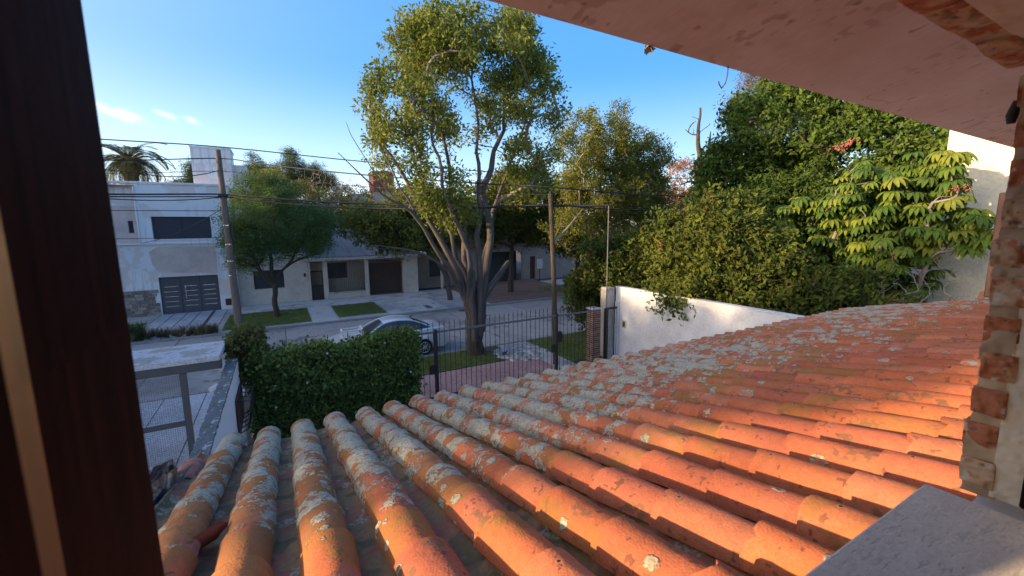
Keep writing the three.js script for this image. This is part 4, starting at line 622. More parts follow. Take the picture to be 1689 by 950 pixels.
// the large multi-stemmed tree on the near verge
tree('multi_stem_tree', 'tall airy tree with many pale stems rising from a thick dark trunk', {
  base: [6.3, 0, -14.3], seed: 21, fat: true, wob: 0.12, tip: 0.011, lift: 0.16, perTip: 8, spread: 0.40, leaf: SPR.small, rgb: [0.125, 0.18, 0.030], rgb2: [0.27, 0.29, 0.058], vary: 0.5, bark: M.bark, bark2: M.barkPale,
  stems: [
    [[0, -0.1, 0, 0.38], [0.02, 0.5, 0, 0.31], [0.05, 1.3, 0, 0.36], [-0.02, 2.2, 0, 0.36], [0.05, 2.9, 0.02, 0.18]],
    [[-0.20, 0.9, 0.14, 0.12], [-0.30, 2.2, 0.20, 0.125], [-0.85, 3.6, 0.30, 0.10], [-1.9, 5.5, 0.2, 0.075], [-2.7, 7.0, 0.1, 0.05], [-3.3, 8.2, 0, 0.03]],
    [[-0.12, 0.7, 0.34, 0.13], [-0.22, 2.6, 0.36, 0.12], [-0.50, 4.8, 0.3, 0.085], [-1.0, 7.0, 0.3, 0.06], [-1.5, 9.2, 0.2, 0.04], [-1.8, 10.8, 0.1, 0.02]],
    [[0.06, 0.9, 0.36, 0.13], [0.02, 3.0, 0.4, 0.11], [0.12, 5.6, 0.3, 0.08], [0.32, 7.8, 0.1, 0.06], [0.1, 10.6, 0, 0.03]],
    [[0.20, 1.0, 0.2, 0.13], [0.36, 2.8, 0.22, 0.125], [0.66, 4.4, 0.2, 0.13], [0.45, 6.2, 0.1, 0.125], [0.75, 7.2, 0.1, 0.10], [1.3, 8.6, 0, 0.07], [1.9, 10.4, -0.1, 0.035]],
    [[-0.1, 1.7, -0.25, 0.12], [-0.35, 3.6, -0.4, 0.09], [-1.3, 6.2, -0.9, 0.06], [-2.2, 8.8, -1.4, 0.035]],
    [[0.3, 1.9, -0.2, 0.12], [0.75, 4.0, -0.5, 0.09], [1.7, 6.6, -0.9, 0.065], [2.7, 8.9, -1.0, 0.04]],
    [[-0.32, 2.0, 0.2, 0.10], [-0.62, 4.2, 0.7, 0.075], [-1.55, 6.6, 1.0, 0.055], [-1.9, 8.6, 1.2, 0.03]],
    [[0.38, 2.3, 0.1, 0.14], [0.75, 2.95, 0.15, 0.12], [1.25, 3.45, 0.1, 0.10], [1.4, 3.6, 0.1, 0.06]],
    [[-0.42, 2.3, 0.1, 0.11], [-1.0, 3.3, 0.5, 0.085], [-1.5, 3.9, 0.6, 0.07], [-2.4, 5.4, 1.0, 0.05], [-3.4, 5.9, 1.2, 0.03], [-4.6, 7.0, 1.4, 0.010]],
    [[-2.4, 5.4, 1.0, 0.04], [-3.0, 6.7, 0.9, 0.022], [-3.7, 8.0, 0.9, 0.008]], [[-3.0, 5.75, 1.1, 0.02], [-3.9, 6.9, 1.2, 0.012], [-4.3, 7.9, 1.2, 0.006]], [[-1.0, 3.3, 0.45, 0.05], [-2.4, 4.1, 0.9, 0.035], [-3.8, 4.4, 1.2, 0.012]],
  ],
  lobes: [[0.0, 10.3, 0, 2.4, 2.05, 2.4, 100, 0.8, -0.1], [-2.2, 8.7, 0.1, 1.35, 1.6, 1.6, 62, 0.65, -0.6], [2.2, 9.4, 0, 1.5, 1.7, 1.9, 66, 0.65, -0.5], [-1.5, 10.5, -0.2, 1.3, 1.3, 1.5, 42, 0.6, -0.2], [1.3, 10.9, 0, 1.5, 1.2, 1.7, 50, 0.6, -0.2], [-2.7, 7.3, 0.1, 0.8, 0.7, 1.0, 16, 0.4], [-1.5, 6.2, 0.4, 1.1, 0.7, 1.0, 30, 0.3], [-0.9, 5.5, 0.2, 0.7, 0.5, 0.8, 14, 0.3], [2.5, 7.7, -0.3, 1.0, 0.8, 1.3, 24, 0.4], [2.9, 6.6, -0.4, 0.9, 0.7, 1.0, 18, 0.4], [0.2, 8.4, -1.8, 1.4, 0.8, 0.6, 6]],
});
// street tree on the clipped lawn
tree('street_tree', 'rounded dark green street tree on the clipped lawn beside the leaning utility pole', {
  base: [-0.35, 0.1, -26.3], seed: 33, tip: 0.010, perTip: 10, spread: 0.62, leaf: SPR.fine, rgb: [0.075, 0.155, 0.052], rgb2: [0.16, 0.225, 0.060], bark: M.barkDark,
  stems: [[[0, -0.05, 0, 0.17], [0.03, 1.0, 0, 0.14], [-0.03, 1.9, 0, 0.13], [-0.1, 3.2, 0, 0.08], [0.1, 5.2, 0, 0.04]], [[0, 1.8, 0, 0.09], [-0.6, 2.8, 0.2, 0.07], [-1.2, 4.2, 0.3, 0.03]], [[0, 1.8, 0, 0.09], [0.6, 2.7, -0.1, 0.07], [1.5, 4.0, 0, 0.03]]],
  lobes: [[0.1, 5.1, 0, 2.0, 2.0, 2.0, 110, 0.4], [-0.9, 4.0, 0.2, 1.1, 1.3, 1.3, 50, 0.4], [1.5, 4.4, 0.1, 1.5, 1.2, 1.5, 60, 0.4], [2.5, 5.2, -0.2, 1.1, 1.0, 1.2, 30, 0.4], [0.0, 6.7, 0, 1.3, 0.9, 1.3, 36, 0.4]],
});
// trees before the beige and the shaded house
tree('spreading_tree', 'mid green spreading tree overhanging the beige house and its garage', {
  base: [9.9, 0.08, -26.4], seed: 41, tip: 0.012, perTip: 9, spread: 0.65, leaf: SPR.mid, rgb: [0.10, 0.145, 0.030], rgb2: [0.20, 0.205, 0.045], bark: M.bark, bark2: M.bark,
  stems: [[[0, -0.05, 0, 0.20], [-0.2, 1.4, 0, 0.17], [-0.8, 2.6, 0, 0.13], [-2.0, 3.6, 0.2, 0.09], [-3.6, 4.4, 0.3, 0.05]], [[-0.3, 1.6, 0, 0.13], [0, 3.4, -0.2, 0.10], [0.1, 5.6, -0.2, 0.05]]],
  lobes: [[-3.2, 4.8, 0.1, 2.1, 1.35, 1.8, 90, 0.4], [-4.9, 5.2, 0, 1.4, 1.1, 1.4, 46, 0.4], [-1.2, 4.7, 0.2, 1.7, 1.4, 1.8, 70, 0.4], [0.6, 5.4, 0, 1.8, 1.5, 1.8, 70, 0.4], [-2.0, 6.4, -0.3, 2.0, 0.9, 1.6, 46, 0.4]],
});
tree('broad_tree', 'broad dark tree shading the wide garage behind the large tree', {
  base: [15.0, 0.08, -27.2], seed: 43, tip: 0.012, perTip: 9, spread: 0.75, leaf: SPR.mid, rgb: [0.055, 0.085, 0.016], rgb2: [0.15, 0.16, 0.030], bark: M.barkDark,
  stems: [[[0, -0.05, 0, 0.24], [0.1, 2.0, 0, 0.2], [0, 4, 0, 0.15], [0.2, 7, 0, 0.06]]],
  lobes: [[-0.6, 6.6, 0, 2.6, 1.8, 2.4, 110, 0.35], [1.2, 5.0, 0.6, 2.2, 1.4, 2.0, 90, 0.35], [-1.8, 5.2, 0.4, 1.8, 1.4, 1.8, 60, 0.35], [1.0, 8.0, -0.3, 2.0, 1.2, 2.0, 60, 0.35]],
});
tree('broad_tree', 'dark tree behind the near utility pole with low hanging leaves', {
  base: [20.4, 0.08, -26.2], seed: 45, tip: 0.012, perTip: 9, spread: 0.75, leaf: SPR.mid, rgb: [0.045, 0.075, 0.014], rgb2: [0.13, 0.14, 0.026], bark: M.barkDark,
  stems: [[[0, -0.05, 0, 0.22], [0.1, 2.0, 0, 0.18], [0, 4, 0, 0.14], [0.2, 7, 0, 0.06]]],
  lobes: [[-0.8, 4.0, 0.4, 2.2, 1.5, 2.0, 100, 0.35], [0.8, 5.8, 0, 2.4, 1.8, 2.2, 100, 0.35], [-1.4, 6.8, -0.2, 2.0, 1.6, 2.0, 70, 0.35], [1.4, 3.4, 0.2, 1.6, 1.1, 1.6, 50, 0.35]],
});
tree('yellowish_tree', 'sunlit yellow green tree with slender pale stems past the large tree', {
  base: [19.4, 0.06, -22.0], seed: 47, tip: 0.011, lift: 0.16, perTip: 8, spread: 0.6, leaf: SPR.small, rgb: [0.10, 0.135, 0.020], rgb2: [0.25, 0.245, 0.038], bark: M.barkPale,
  stems: [[[-0.3, -0.05, 0, 0.20], [-0.3, 3, 0, 0.16], [-0.5, 6, 0, 0.12], [-0.2, 9.5, 0, 0.05]], [[-0.3, 2.6, 0, 0.13], [0.8, 5.0, 0.2, 0.1], [1.8, 8, 0.3, 0.05]], [[-0.3, 3.2, 0, 0.12], [-1.8, 5.4, 0.2, 0.09], [-2.6, 7.6, 0.3, 0.05]]],
  lobes: [[-2.2, 10.0, 0, 1.6, 2.2, 1.6, 90, 0.4], [0.3, 10.2, 0, 1.7, 2.4, 1.8, 120, 0.4], [1.2, 7.0, 0.3, 1.9, 1.9, 1.8, 90, 0.4], [-2.0, 7.0, 0.3, 1.9, 1.9, 1.7, 90, 0.4], [2.6, 4.9, 0.2, 1.5, 1.8, 1.5, 60, 0.4], [-3.2, 4.9, 0.4, 1.4, 1.4, 1.4, 40, 0.4], [0, 4.6, 0.4, 1.5, 1.3, 1.4, 46, 0.4]],
});
tree('yellowish_tree', 'smaller dark topped tree between the yellow green tree and the bare trunk', {
  base: [23.6, 0.06, -22.5], seed: 49, tip: 0.011, lift: 0.16, perTip: 8, spread: 0.6, leaf: SPR.small, rgb: [0.075, 0.115, 0.020], rgb2: [0.20, 0.21, 0.036], bark: M.barkPale,
  stems: [[[0, -0.05, 0, 0.17], [0.1, 3, 0, 0.13], [-0.2, 6, 0, 0.09], [0, 9, 0, 0.04]]],
  lobes: [[0.0, 9.7, 0, 1.9, 1.7, 1.7, 100, 0.4], [-1.6, 9.0, 0, 1.4, 1.5, 1.4, 50, 0.4], [-0.6, 7.4, 0.2, 2.2, 1.7, 1.8, 110, 0.4], [0.6, 5.4, 0.3, 1.6, 1.6, 1.6, 70, 0.4]],
});
tree('autumn_tree', 'distant tree in pale orange autumn colour behind the bare trunk', {
  base: [41, 0, -34.5], seed: 51, tip: 0.014, perTip: 7, spread: 0.9, leaf: SPR.mid, rgb: [0.30, 0.14, 0.075], rgb2: [0.40, 0.22, 0.12], bark: M.barkPale,
  stems: [[[0, 0, 0, 0.3], [0, 4, 0, 0.2], [0.2, 9, 0, 0.08]]], lobes: [[0, 9.6, 0, 3.2, 3.0, 3.0, 110, 0.4], [-2.2, 6.6, 0, 2.4, 2.2, 2.4, 70, 0.4], [2.4, 6.6, 0, 2.4, 2.2, 2.4, 70, 0.4]],
});
// the dark tree beyond the white wall
tree('evergreen_tree', 'massive dark evergreen tree spreading under the plaster eave', {
  base: [18.6, 0, -9.0], seed: 53, tip: 0.012, perTip: 11, spread: 0.48, leaf: SPR.mid, rgb: [0.028, 0.075, 0.014], rgb2: [0.13, 0.19, 0.026], vary: 0.8, bark: M.barkDark,
  stems: [[[0, -0.05, 0, 0.34], [0, 2, 0, 0.28], [-0.3, 4.5, -0.4, 0.2], [-0.4, 8, -0.8, 0.08]], [[0, 2, 0, 0.2], [0.5, 4.6, 1.8, 0.13], [0.5, 6.6, 3, 0.06]]],
  lobes: [[-0.4, 8.9, -1.4, 2.2, 1.9, 2.2, 105, 0.5], [0.3, 7.7, 1.3, 2.0, 1.7, 2.2, 85, 0.5], [-0.9, 6.7, -3.0, 1.6, 1.8, 1.4, 62, 0.5], [-0.9, 5.4, -0.6, 1.7, 1.5, 2.4, 78, 0.5], [0.4, 6.9, 3.3, 1.6, 0.9, 1.3, 50, 0.4], [-0.9, 3.4, -1.2, 1.6, 1.6, 2.2, 90, 0.4], [-0.9, 2.6, 1.0, 1.5, 1.5, 1.6, 60, 0.4]],
});
{ // reddish sprays at its top
  tree('feathery_tree', 'feathery brown tipped tree top showing above the evergreen under the eave', { base: [23.5, 0, -13.0], seed: 55, tip: 0.012, perTip: 8, spread: 0.6, leaf: SPR.fine, rgb: [0.13, 0.10, 0.05], rgb2: [0.24, 0.16, 0.09], bark: M.barkPale, stems: [[[0, 0, 0, 0.22], [0, 5, 0, 0.15], [0, 11, 0, 0.05]]], lobes: [[0, 12.2, 0, 2.4, 1.5, 2.0, 70, 0.4], [-1, 10.6, -0.6, 2, 1.6, 2, 50, 0.4]] });
  tree('bare_trunk_tree', 'dead tree with a bare forked trunk standing above the vine thicket', { base: [20.2, 0, -15.3], seed: 57, tip: 0.014, perTip: 0, spread: 0, leaf: SPR.small, rgb: [0, 0, 0], bark: M.barkDark, stems: [[[0, 0, 0, 0.26], [0.05, 4, 0, 0.22], [-0.1, 7.4, 0, 0.18], [-0.25, 8.8, 0, 0.12], [-0.3, 11.0, 0, 0.05]], [[-0.1, 7.6, 0, 0.13], [0.35, 8.8, 0.1, 0.09], [0.55, 9.9, 0.1, 0.02]], [[0, 6.6, 0, 0.10], [-0.9, 7.2, 0.2, 0.07], [-1.9, 7.0, 0.3, 0.03]]], lobes: [[-0.3, 10.0, 0, 0.9, 0.9, 0.6, 12, 0.4], [-1.7, 7.2, 0.2, 0.7, 0.6, 0.5, 8, 0.4]] });
}
// umbrella-leaved tree: every whorl of drooping leaflets is a part
{
  const g = thing('umbrella_tree', 'umbrella leaved tree with drooping yellow green whorls before the sunlit building', 'tree', [14.4, 0, -5.2]);
  const tips = lobes([[-0.3, 5.0, -1.6, 1.0, 0.9, 0.9, 58, 0.5], [-0.4, 5.7, -0.2, 1.1, 0.9, 1.0, 62, 0.5], [-0.3, 5.9, 0.9, 0.9, 0.9, 0.8, 46, 0.55], [-0.3, 4.6, 0.4, 0.9, 0.8, 1.1, 44, 0.55], [-0.2, 4.8, 1.75, 0.6, 0.5, 0.45, 22, 0.4], [-0.2, 3.7, -0.9, 0.8, 0.7, 1.0, 34, 0.5], [0.3, 5.2, -0.3, 0.8, 0.9, 1.4, 30, 0.5]], 61);
  const k = grow([[[0, 0, 0, 0.16], [0, 1.8, 0.1, 0.13], [-0.2, 3.4, 0.1, 0.09], [-0.2, 5.0, 0.2, 0.05]], [[0, 1.4, 0, 0.10], [0.1, 2.8, -0.8, 0.07], [-0.1, 4.2, -1.4, 0.04]], [[0, 1.6, 0, 0.09], [0, 3.2, 0.9, 0.06], [-0.1, 4.6, 1.5, 0.035]]], tips, { seed: 63, tip: 0.010 });
  part('trunk', k.trunk, M.barkPale, g); part('branches', k.limbs, M.barkPale, g);
  const whorl = sd => { const r = mulberry(sd), t = [], n = 12; for (let i = 0; i < n; i++) { const a = i / n * 6.28 + r() * 0.2, L = 0.30 + r() * 0.06, dr = 0.62 + r() * 0.3, pts = []; for (let j = 0; j <= 4; j++) { const u = j / 4, rr = 0.04 + L * u * (1 - 0.34 * u * dr), y = 0.06 * u - dr * L * u * u * 1.0, w = 0.060 * Math.pow(Math.sin(Math.PI * Math.min(0.97, u * 0.86 + 0.08)), 0.7); const c = [Math.cos(a) * rr, y, Math.sin(a) * rr]; pts.push([[c[0] - Math.sin(a) * w, c[1] + 0.012 * 1, c[2] + Math.cos(a) * w], [c[0], c[1] - 0.008, c[2]], [c[0] + Math.sin(a) * w, c[1] + 0.012, c[2] - Math.cos(a) * w]]); } for (let j = 0; j < 4; j++) for (const s of [0, 1]) { const A = pts[j][s], B = pts[j][s + 1], C = pts[j + 1][s + 1], D = pts[j + 1][s]; t.push(...A, ...B, ...C, ...A, ...C, ...D); } } return triGeo(t); };
  const ws = [1, 2, 3, 4].map(whorl), ms = [[0.10, 0.165, 0.022], [0.14, 0.195, 0.026], [0.065, 0.125, 0.020], [0.19, 0.225, 0.032]].map(c => { const m = leafMat({ roughness: 0.55, transmission: 0.22 }); m.color.setRGB(...c); return m; }), r = mulberry(65);
  tips.forEach((t, i) => { const o = part('leaf_whorl', ws[i % 4], ms[Math.floor(r() * 4)], g); o.position.copy(t); const s = 0.74 + r() * 0.32; o.scale.set(s, s, s); o.rotation.order = 'XZY'; o.rotation.set((r() - 0.5) * 0.45, 0, 0.22 + (r() - 0.5) * 0.4); });
  { const pts = lobes([[0.2, 4.7, -1.2, 1.0, 1.2, 1.2, 120, 0.2], [0.2, 5.2, 0.4, 1.0, 1.2, 1.2, 120, 0.2], [0.1, 3.4, -0.2, 1.0, 1.0, 1.6, 130, 0.2], [0.0, 3.0, -1.6, 0.9, 0.9, 1.0, 60, 0.2]], 68).map(q => [q, 0.7 + r() * 0.35]); foliage('inner_leaves', pts, ws.slice(0, 2), [0.055, 0.115, 0.02], 0.6, { seed: 69, rgb2: [0.10, 0.16, 0.026], tilt: 0.5 }, g); }
  const fl = mat([0.26, 0.075, 0.07]); for (const [x, y, z] of [[-0.75, 5.6, 1.6], [-0.6, 7.0, -0.7], [-0.5, 6.9, -0.95]]) { const t = []; const rr = mulberry(Math.round(z * 100)); for (let i = 0; i < 34; i++) { const a = rr() * 6.28, d = rr() * 0.26, q = [x + Math.cos(a) * d * 0.6, y + rr() * 0.16, z + Math.sin(a) * d]; t.push(...q, q[0] - 0.01, q[1] + 0.015, q[2] + 0.05, q[0], q[1] + 0.045, q[2] + 0.02); } part('blossom', triGeo(t), fl, g, 'dull red flower spray'); }
  // low bare bush before the wall
  tree('bare_bush', 'leafless grey bush with tangled twigs below the umbrella leaved tree', { category: 'bush', base: [13.2, 0, -4.6], seed: 67, tip: 0.006, perTip: 0, spread: 0, leaf: SPR.small, rgb: [0, 0, 0], bark: M.barkPale, stems: [[[0, 0, 0, 0.07], [-0.1, 1.4, 0.2, 0.05], [0, 2.6, 0.5, 0.03]], [[0, 0.4, 0, 0.05], [0, 1.6, -0.6, 0.04], [0, 2.7, -0.9, 0.02]], [[0, 0.6, 0.1, 0.05], [0, 2.2, 0.9, 0.03], [0, 3.1, 1.3, 0.015]]], lobes: [[0, 3.2, 0.6, 0.7, 0.8, 1.4, 110, 0.2], [0, 3.0, -0.9, 0.6, 0.8, 1.0, 80, 0.2]] });
}
// vine thicket over the white wall
{
  const g = thing('vine_thicket', 'dense thicket of climbing vine spilling over the top of the white wall', 'vine', [12.2, 0, -9.0]);
  const tips = lobes([[0, 3.8, 0.3, 1.0, 1.5, 2.0, 150, 0.3], [-0.2, 4.3, 0.7, 0.9, 1.3, 1.1, 90, 0.4], [0.1, 4.2, -1.2, 0.9, 1.1, 1.1, 70, 0.4], [0.2, 3.2, 2.2, 0.9, 1.2, 1.0, 80, 0.3], [0, 2.9, -2.6, 1.0, 1.5, 1.2, 90, 0.3], [-0.8, 2.3, -4.2, 1.0, 1.3, 1.0, 60, 0.3], [-0.6, 3.6, -3.6, 0.8, 0.9, 0.9, 40, 0.3], [-1.25, 2.80, 0.2, 0.22, 0.25, 1.0, 18, 0.1], [0.6, 2.6, 3.8, 0.9, 1.1, 1.0, 60, 0.3], [0.4, 4.9, 0.6, 0.7, 0.7, 0.7, 30, 0.3]], 71);
  const k = grow([[[0.3, 0, 0, 0.16], [0.2, 1.6, 0, 0.13], [0, 3.2, 0.2, 0.08], [0, 5.0, 0.3, 0.03]], [[0.3, 0, -2.4, 0.1], [0, 1.6, -2.6, 0.08], [-0.2, 3.2, -2.8, 0.04]]], tips, { seed: 73, tip: 0.008 });
  part('stem', k.trunk, M.barkDark, g); part('twigs', k.limbs, M.barkDark, g);
  const r = mulberry(75), pts = [], sp = []; for (const t of tips) { for (let i = 0; i < 9; i++) pts.push([new THREE.Vector3(t.x + (r() - 0.5) * 0.8, t.y + (r() - 0.6) * 0.9, t.z + (r() - 0.5) * 0.8), 0.6 + r() * 0.6]); if (r() < 0.22) sp.push([t.clone().add(new THREE.Vector3(-0.1, 0.1, 0)), 0.7 + r() * 0.5]); }
  foliage('leaves', pts, SPR.vine, [0.030, 0.068, 0.012], 0.8, { seed: 77, rgb2: [0.16, 0.185, 0.026] }, g); foliage('tip_leaves', sp, SPR.spike, [0.15, 0.13, 0.035], 0.6, { seed: 79, rgb2: [0.24, 0.15, 0.05] }, g);
}
// ivy hedge along the fence
{
  const g = thing('ivy_hedge', 'ivy hedge dotted with small white flowers covering the fence', 'hedge', [0, 0, -10.75]);
  const r = mulberry(81), pts = [], yl = [], fl = []; const top = x => 1.99 + 0.18 * vn(x * 1.7, 4, 601) + 0.06 * vn(x * 6, 4, 603) + 0.55 * sstep(-0.25, -0.75, x) + 0.10 * sstep(1.0, 2.4, x);
  for (let i = 0; i < 5200; i++) { const x = lerp(-0.74, 2.95, r()), h = top(x), y = Math.pow(r(), 0.85) * h, bulge = 0.10 + 0.18 * vn(x * 2.2, y * 2.6, 607) + 0.12 * sstep(0.2, 1.2, y); const z = (r() < 0.75 ? bulge : -bulge) * (0.55 + 0.5 * r()); pts.push([new THREE.Vector3(x + 0.1 * (vn(y * 3, 1, 609) - 0.5), y, z), 0.75 + r() * 0.6]); }
  for (let i = 0; i < 420; i++) { const x = lerp(-1.08, -0.5, r()), y = lerp(1.7, 2.75, r()); yl.push([new THREE.Vector3(x, y - Math.abs(x + 0.8) * 0.5, (r() - 0.5) * 0.7), 0.7 + r() * 0.6]); }
  for (let i = 0; i < 10; i++) { const x = lerp(-0.85, 2.9, r()), y = lerp(0.9, 2.1, r()); fl.push([x, y, 0.36 + r() * 0.05]); }
  foliage('leaves', pts, SPR.ivy, [0.10, 0.185, 0.042], 1.0, { seed: 83, rgb2: [0.21, 0.27, 0.065] }, g); foliage('young_leaves', yl, SPR.ivy, [0.08, 0.10, 0.03], 0.6, { seed: 85, rgb2: [0.16, 0.16, 0.05] }, g);
  const st = []; for (let i = 0; i < 26; i++) { const x = -0.8 + i * 0.145; st.push(tube([[x, 0, 0.02], [x + 0.05 * (r() - 0.5), 0.7, 0.05], [x + 0.2 * (r() - 0.5), 1.9, 0.03]], [0.022, 0.016, 0.008], 5)); } part('stems', st, M.barkDark, g);
  const pet = new THREE.SphereGeometry(0.03, 6, 4).scale(1, 0.5, 1); for (const p of fl) { const o = part('flower', pet, M.white, g); o.position.set(...p); o.rotation.x = 1.2; }
}
// palm behind the white house
{
  const g = thing('palm_tree', 'date palm with arching fronds above the flat roof of the white house', 'palm', [-9.2, 0, -42]);
  part('trunk', tube([[0, 0, 0], [0, 4, 0], [0, 8.6, 0], [0, 9.6, 0]], [0.5, 0.42, 0.42, 0.55], 12), M.barkDark, g); part('boot', tube([[0, 9.0, 0], [0, 9.7, 0], [0, 10.3, 0]], [0.5, 0.75, 0.3], 12), mat([0.22, 0.11, 0.05], { map: T.fine }), g);
  const frond = (sd, dr) => { const r = mulberry(sd), t = []; const N = 34; let p = new THREE.Vector3(0, 0, 0), d = new THREE.Vector3(1, 0, 0), ang = 0.9; const P = []; for (let i = 0; i <= N; i++) { P.push(p.clone()); ang -= dr / N; p = p.clone().add(new THREE.Vector3(Math.cos(ang), Math.sin(ang), 0).multiplyScalar(3.1 / N)); } for (let i = 4; i < N; i++) for (const s of [-1, 1]) { const L = 0.55 * Math.sin(Math.PI * (0.15 + 0.8 * i / N)) + 0.1, a = P[i], f = P[i + 1].clone().sub(P[i]).normalize(), e = a.clone().addScaledVector(f, L * 0.65).add(new THREE.Vector3(0, 0.12 * L - 0.16 * r() * L, s * L * 0.75)), m = a.clone().lerp(e, 0.5); const w = 0.035; t.push(...a.toArray(), m.x + w, m.y, m.z, ...e.toArray(), ...a.toArray(), ...e.toArray(), m.x - w, m.y, m.z); } const gg = triGeo(t); return merge([gg, tube(P.filter((_, i) => i % 4 === 0), P.filter((_, i) => i % 4 === 0).map((_, i) => 0.04 * (1 - i / 10)), 4)]); };
  const fs = [frond(1, 1.6), frond(2, 2.0), frond(3, 2.5)], ms = [[0.085, 0.10, 0.03], [0.12, 0.125, 0.04], [0.06, 0.08, 0.028]].map(c => { const m = leafMat(); m.color.setRGB(...c); return m; }), r = mulberry(95);
  for (let i = 0; i < 54; i++) { const o = part('frond', fs[i % 3], ms[Math.floor(r() * 3)], g); o.position.set(0, 10.0, 0); o.rotation.set(0, i * 2.4 + r() * 0.3, lerp(0.5, -1.2, i / 54), 'YXZ'); }
}
// trees behind the roofs
const backs = [
  [-5.2, -44, 11.3, 2.2, 0, 'dark conifer behind the flat roof between palm and stair tower'], [-1.2, -50, 12.6, 3.8, 0, 'dark conifer behind the stair tower of the white house'], [1.6, -48, 13.0, 3.4, 0, 'pointed dark conifer over the street tree'], [4.4, -52, 12.6, 3.8, 0, 'bushy conifer left of the red brick tower'],
  [-0.2, -38, 9.4, 2.6, 1, 'yellowish tree top just behind the street tree'], [3.2, -43, 9.6, 3.0, 1, 'olive tree top behind the hip roof of the beige house'], [7.4, -47, 9.2, 2.6, 1, 'olive tree crown in front of the red brick tower foot'], [-3.4, -47, 11.0, 2.2, 0, 'narrow conifer seen just past the utility pole'], [15.5, -48, 9.8, 3.4, 1, 'olive tree beside the red brick tower'], [22, -44, 10.5, 3.6, 2, 'dim tree behind the roof of the shaded house'], [29, -42, 10.5, 3.8, 2, 'dim tree at the end of the row of houses'], [36, -34, 10, 4, 2, 'dim tree filling the end of the street'], [48, -30, 10, 5, 2, 'dim tree far down the street'], [30, -16, 9, 3.5, 2, 'dim tree behind the vine thicket on the near side'], [26, -8, 9, 3.4, 2, 'dim tree behind the massive evergreen'], [60, -22, 11, 6, 2, 'farthest tree closing the street'],
];
backs.forEach(([x, z, h, w, kind, label], i) => {
  const c = [[0.050, 0.085, 0.030], [0.17, 0.18, 0.035], [0.050, 0.080, 0.016]][kind], c2 = [[0.09, 0.125, 0.045], [0.26, 0.25, 0.05], [0.13, 0.14, 0.028]][kind];
  tree(['conifer', 'rear_tree', 'rear_tree'][kind], label, { base: [x, 0, z], seed: 201 + i, tip: 0.014, perTip: kind ? 8 : 18, spread: kind ? 0.8 : 0.7, leaf: kind ? SPR.mid : SPR.fine, rgb: c, rgb2: c2, bark: M.barkDark, group: kind === 0 ? 'conifers behind the roofs' : 'trees behind the houses', stems: [[[0, 0, 0, 0.22], [0, h * 0.5, 0, 0.15], [0, h * 0.9, 0, 0.05]]], lobes: kind ? [[0, h * 0.72, 0, w, h * 0.26, w, 70, 0.3], [-w * 0.5, h * 0.5, 0, w * 0.8, h * 0.24, w * 0.8, 50, 0.3], [w * 0.5, h * 0.46, 0.4, w * 0.8, h * 0.26, w * 0.8, 50, 0.3], [0, h * 0.25, 0.5, w * 0.9, h * 0.2, w * 0.8, 40, 0.3]] : [[0, h * 0.88, 0, w * 0.30, h * 0.10, w * 0.3, 16, 0.2], [w * 0.2, h * 0.80, 0, w * 0.62, h * 0.10, w * 0.6, 34, 0.2], [-w * 0.3, h * 0.72, 0, w * 0.85, h * 0.12, w * 0.8, 56, 0.3], [0, h * 0.48, 0, w, h * 0.15, w, 60, 0.3]] });
});
[[3.6, -40, 'bare pinkish tree behind the beige house'], [6.6, -42, 'bare pinkish tree next to the red brick tower']].forEach(([x, z, label], i) => tree('leafless_tree', label, { base: [x, 0, z], seed: 231 + i, tip: 0.009, perTip: 0, spread: 0, leaf: SPR.small, rgb: [0, 0, 0], bark: mat([0.34, 0.25, 0.21], { map: T.fine }), group: 'bare trees behind the beige house', stems: [[[0, 0, 0, 0.2], [0.1, 3.5, 0, 0.15], [0, 7, 0, 0.06]]], lobes: [[0, 8.2, 0, 2.0, 2.0, 1.8, 170, 0.3], [0.4, 6.4, 0, 1.8, 1.2, 1.6, 70, 0.3]] }));
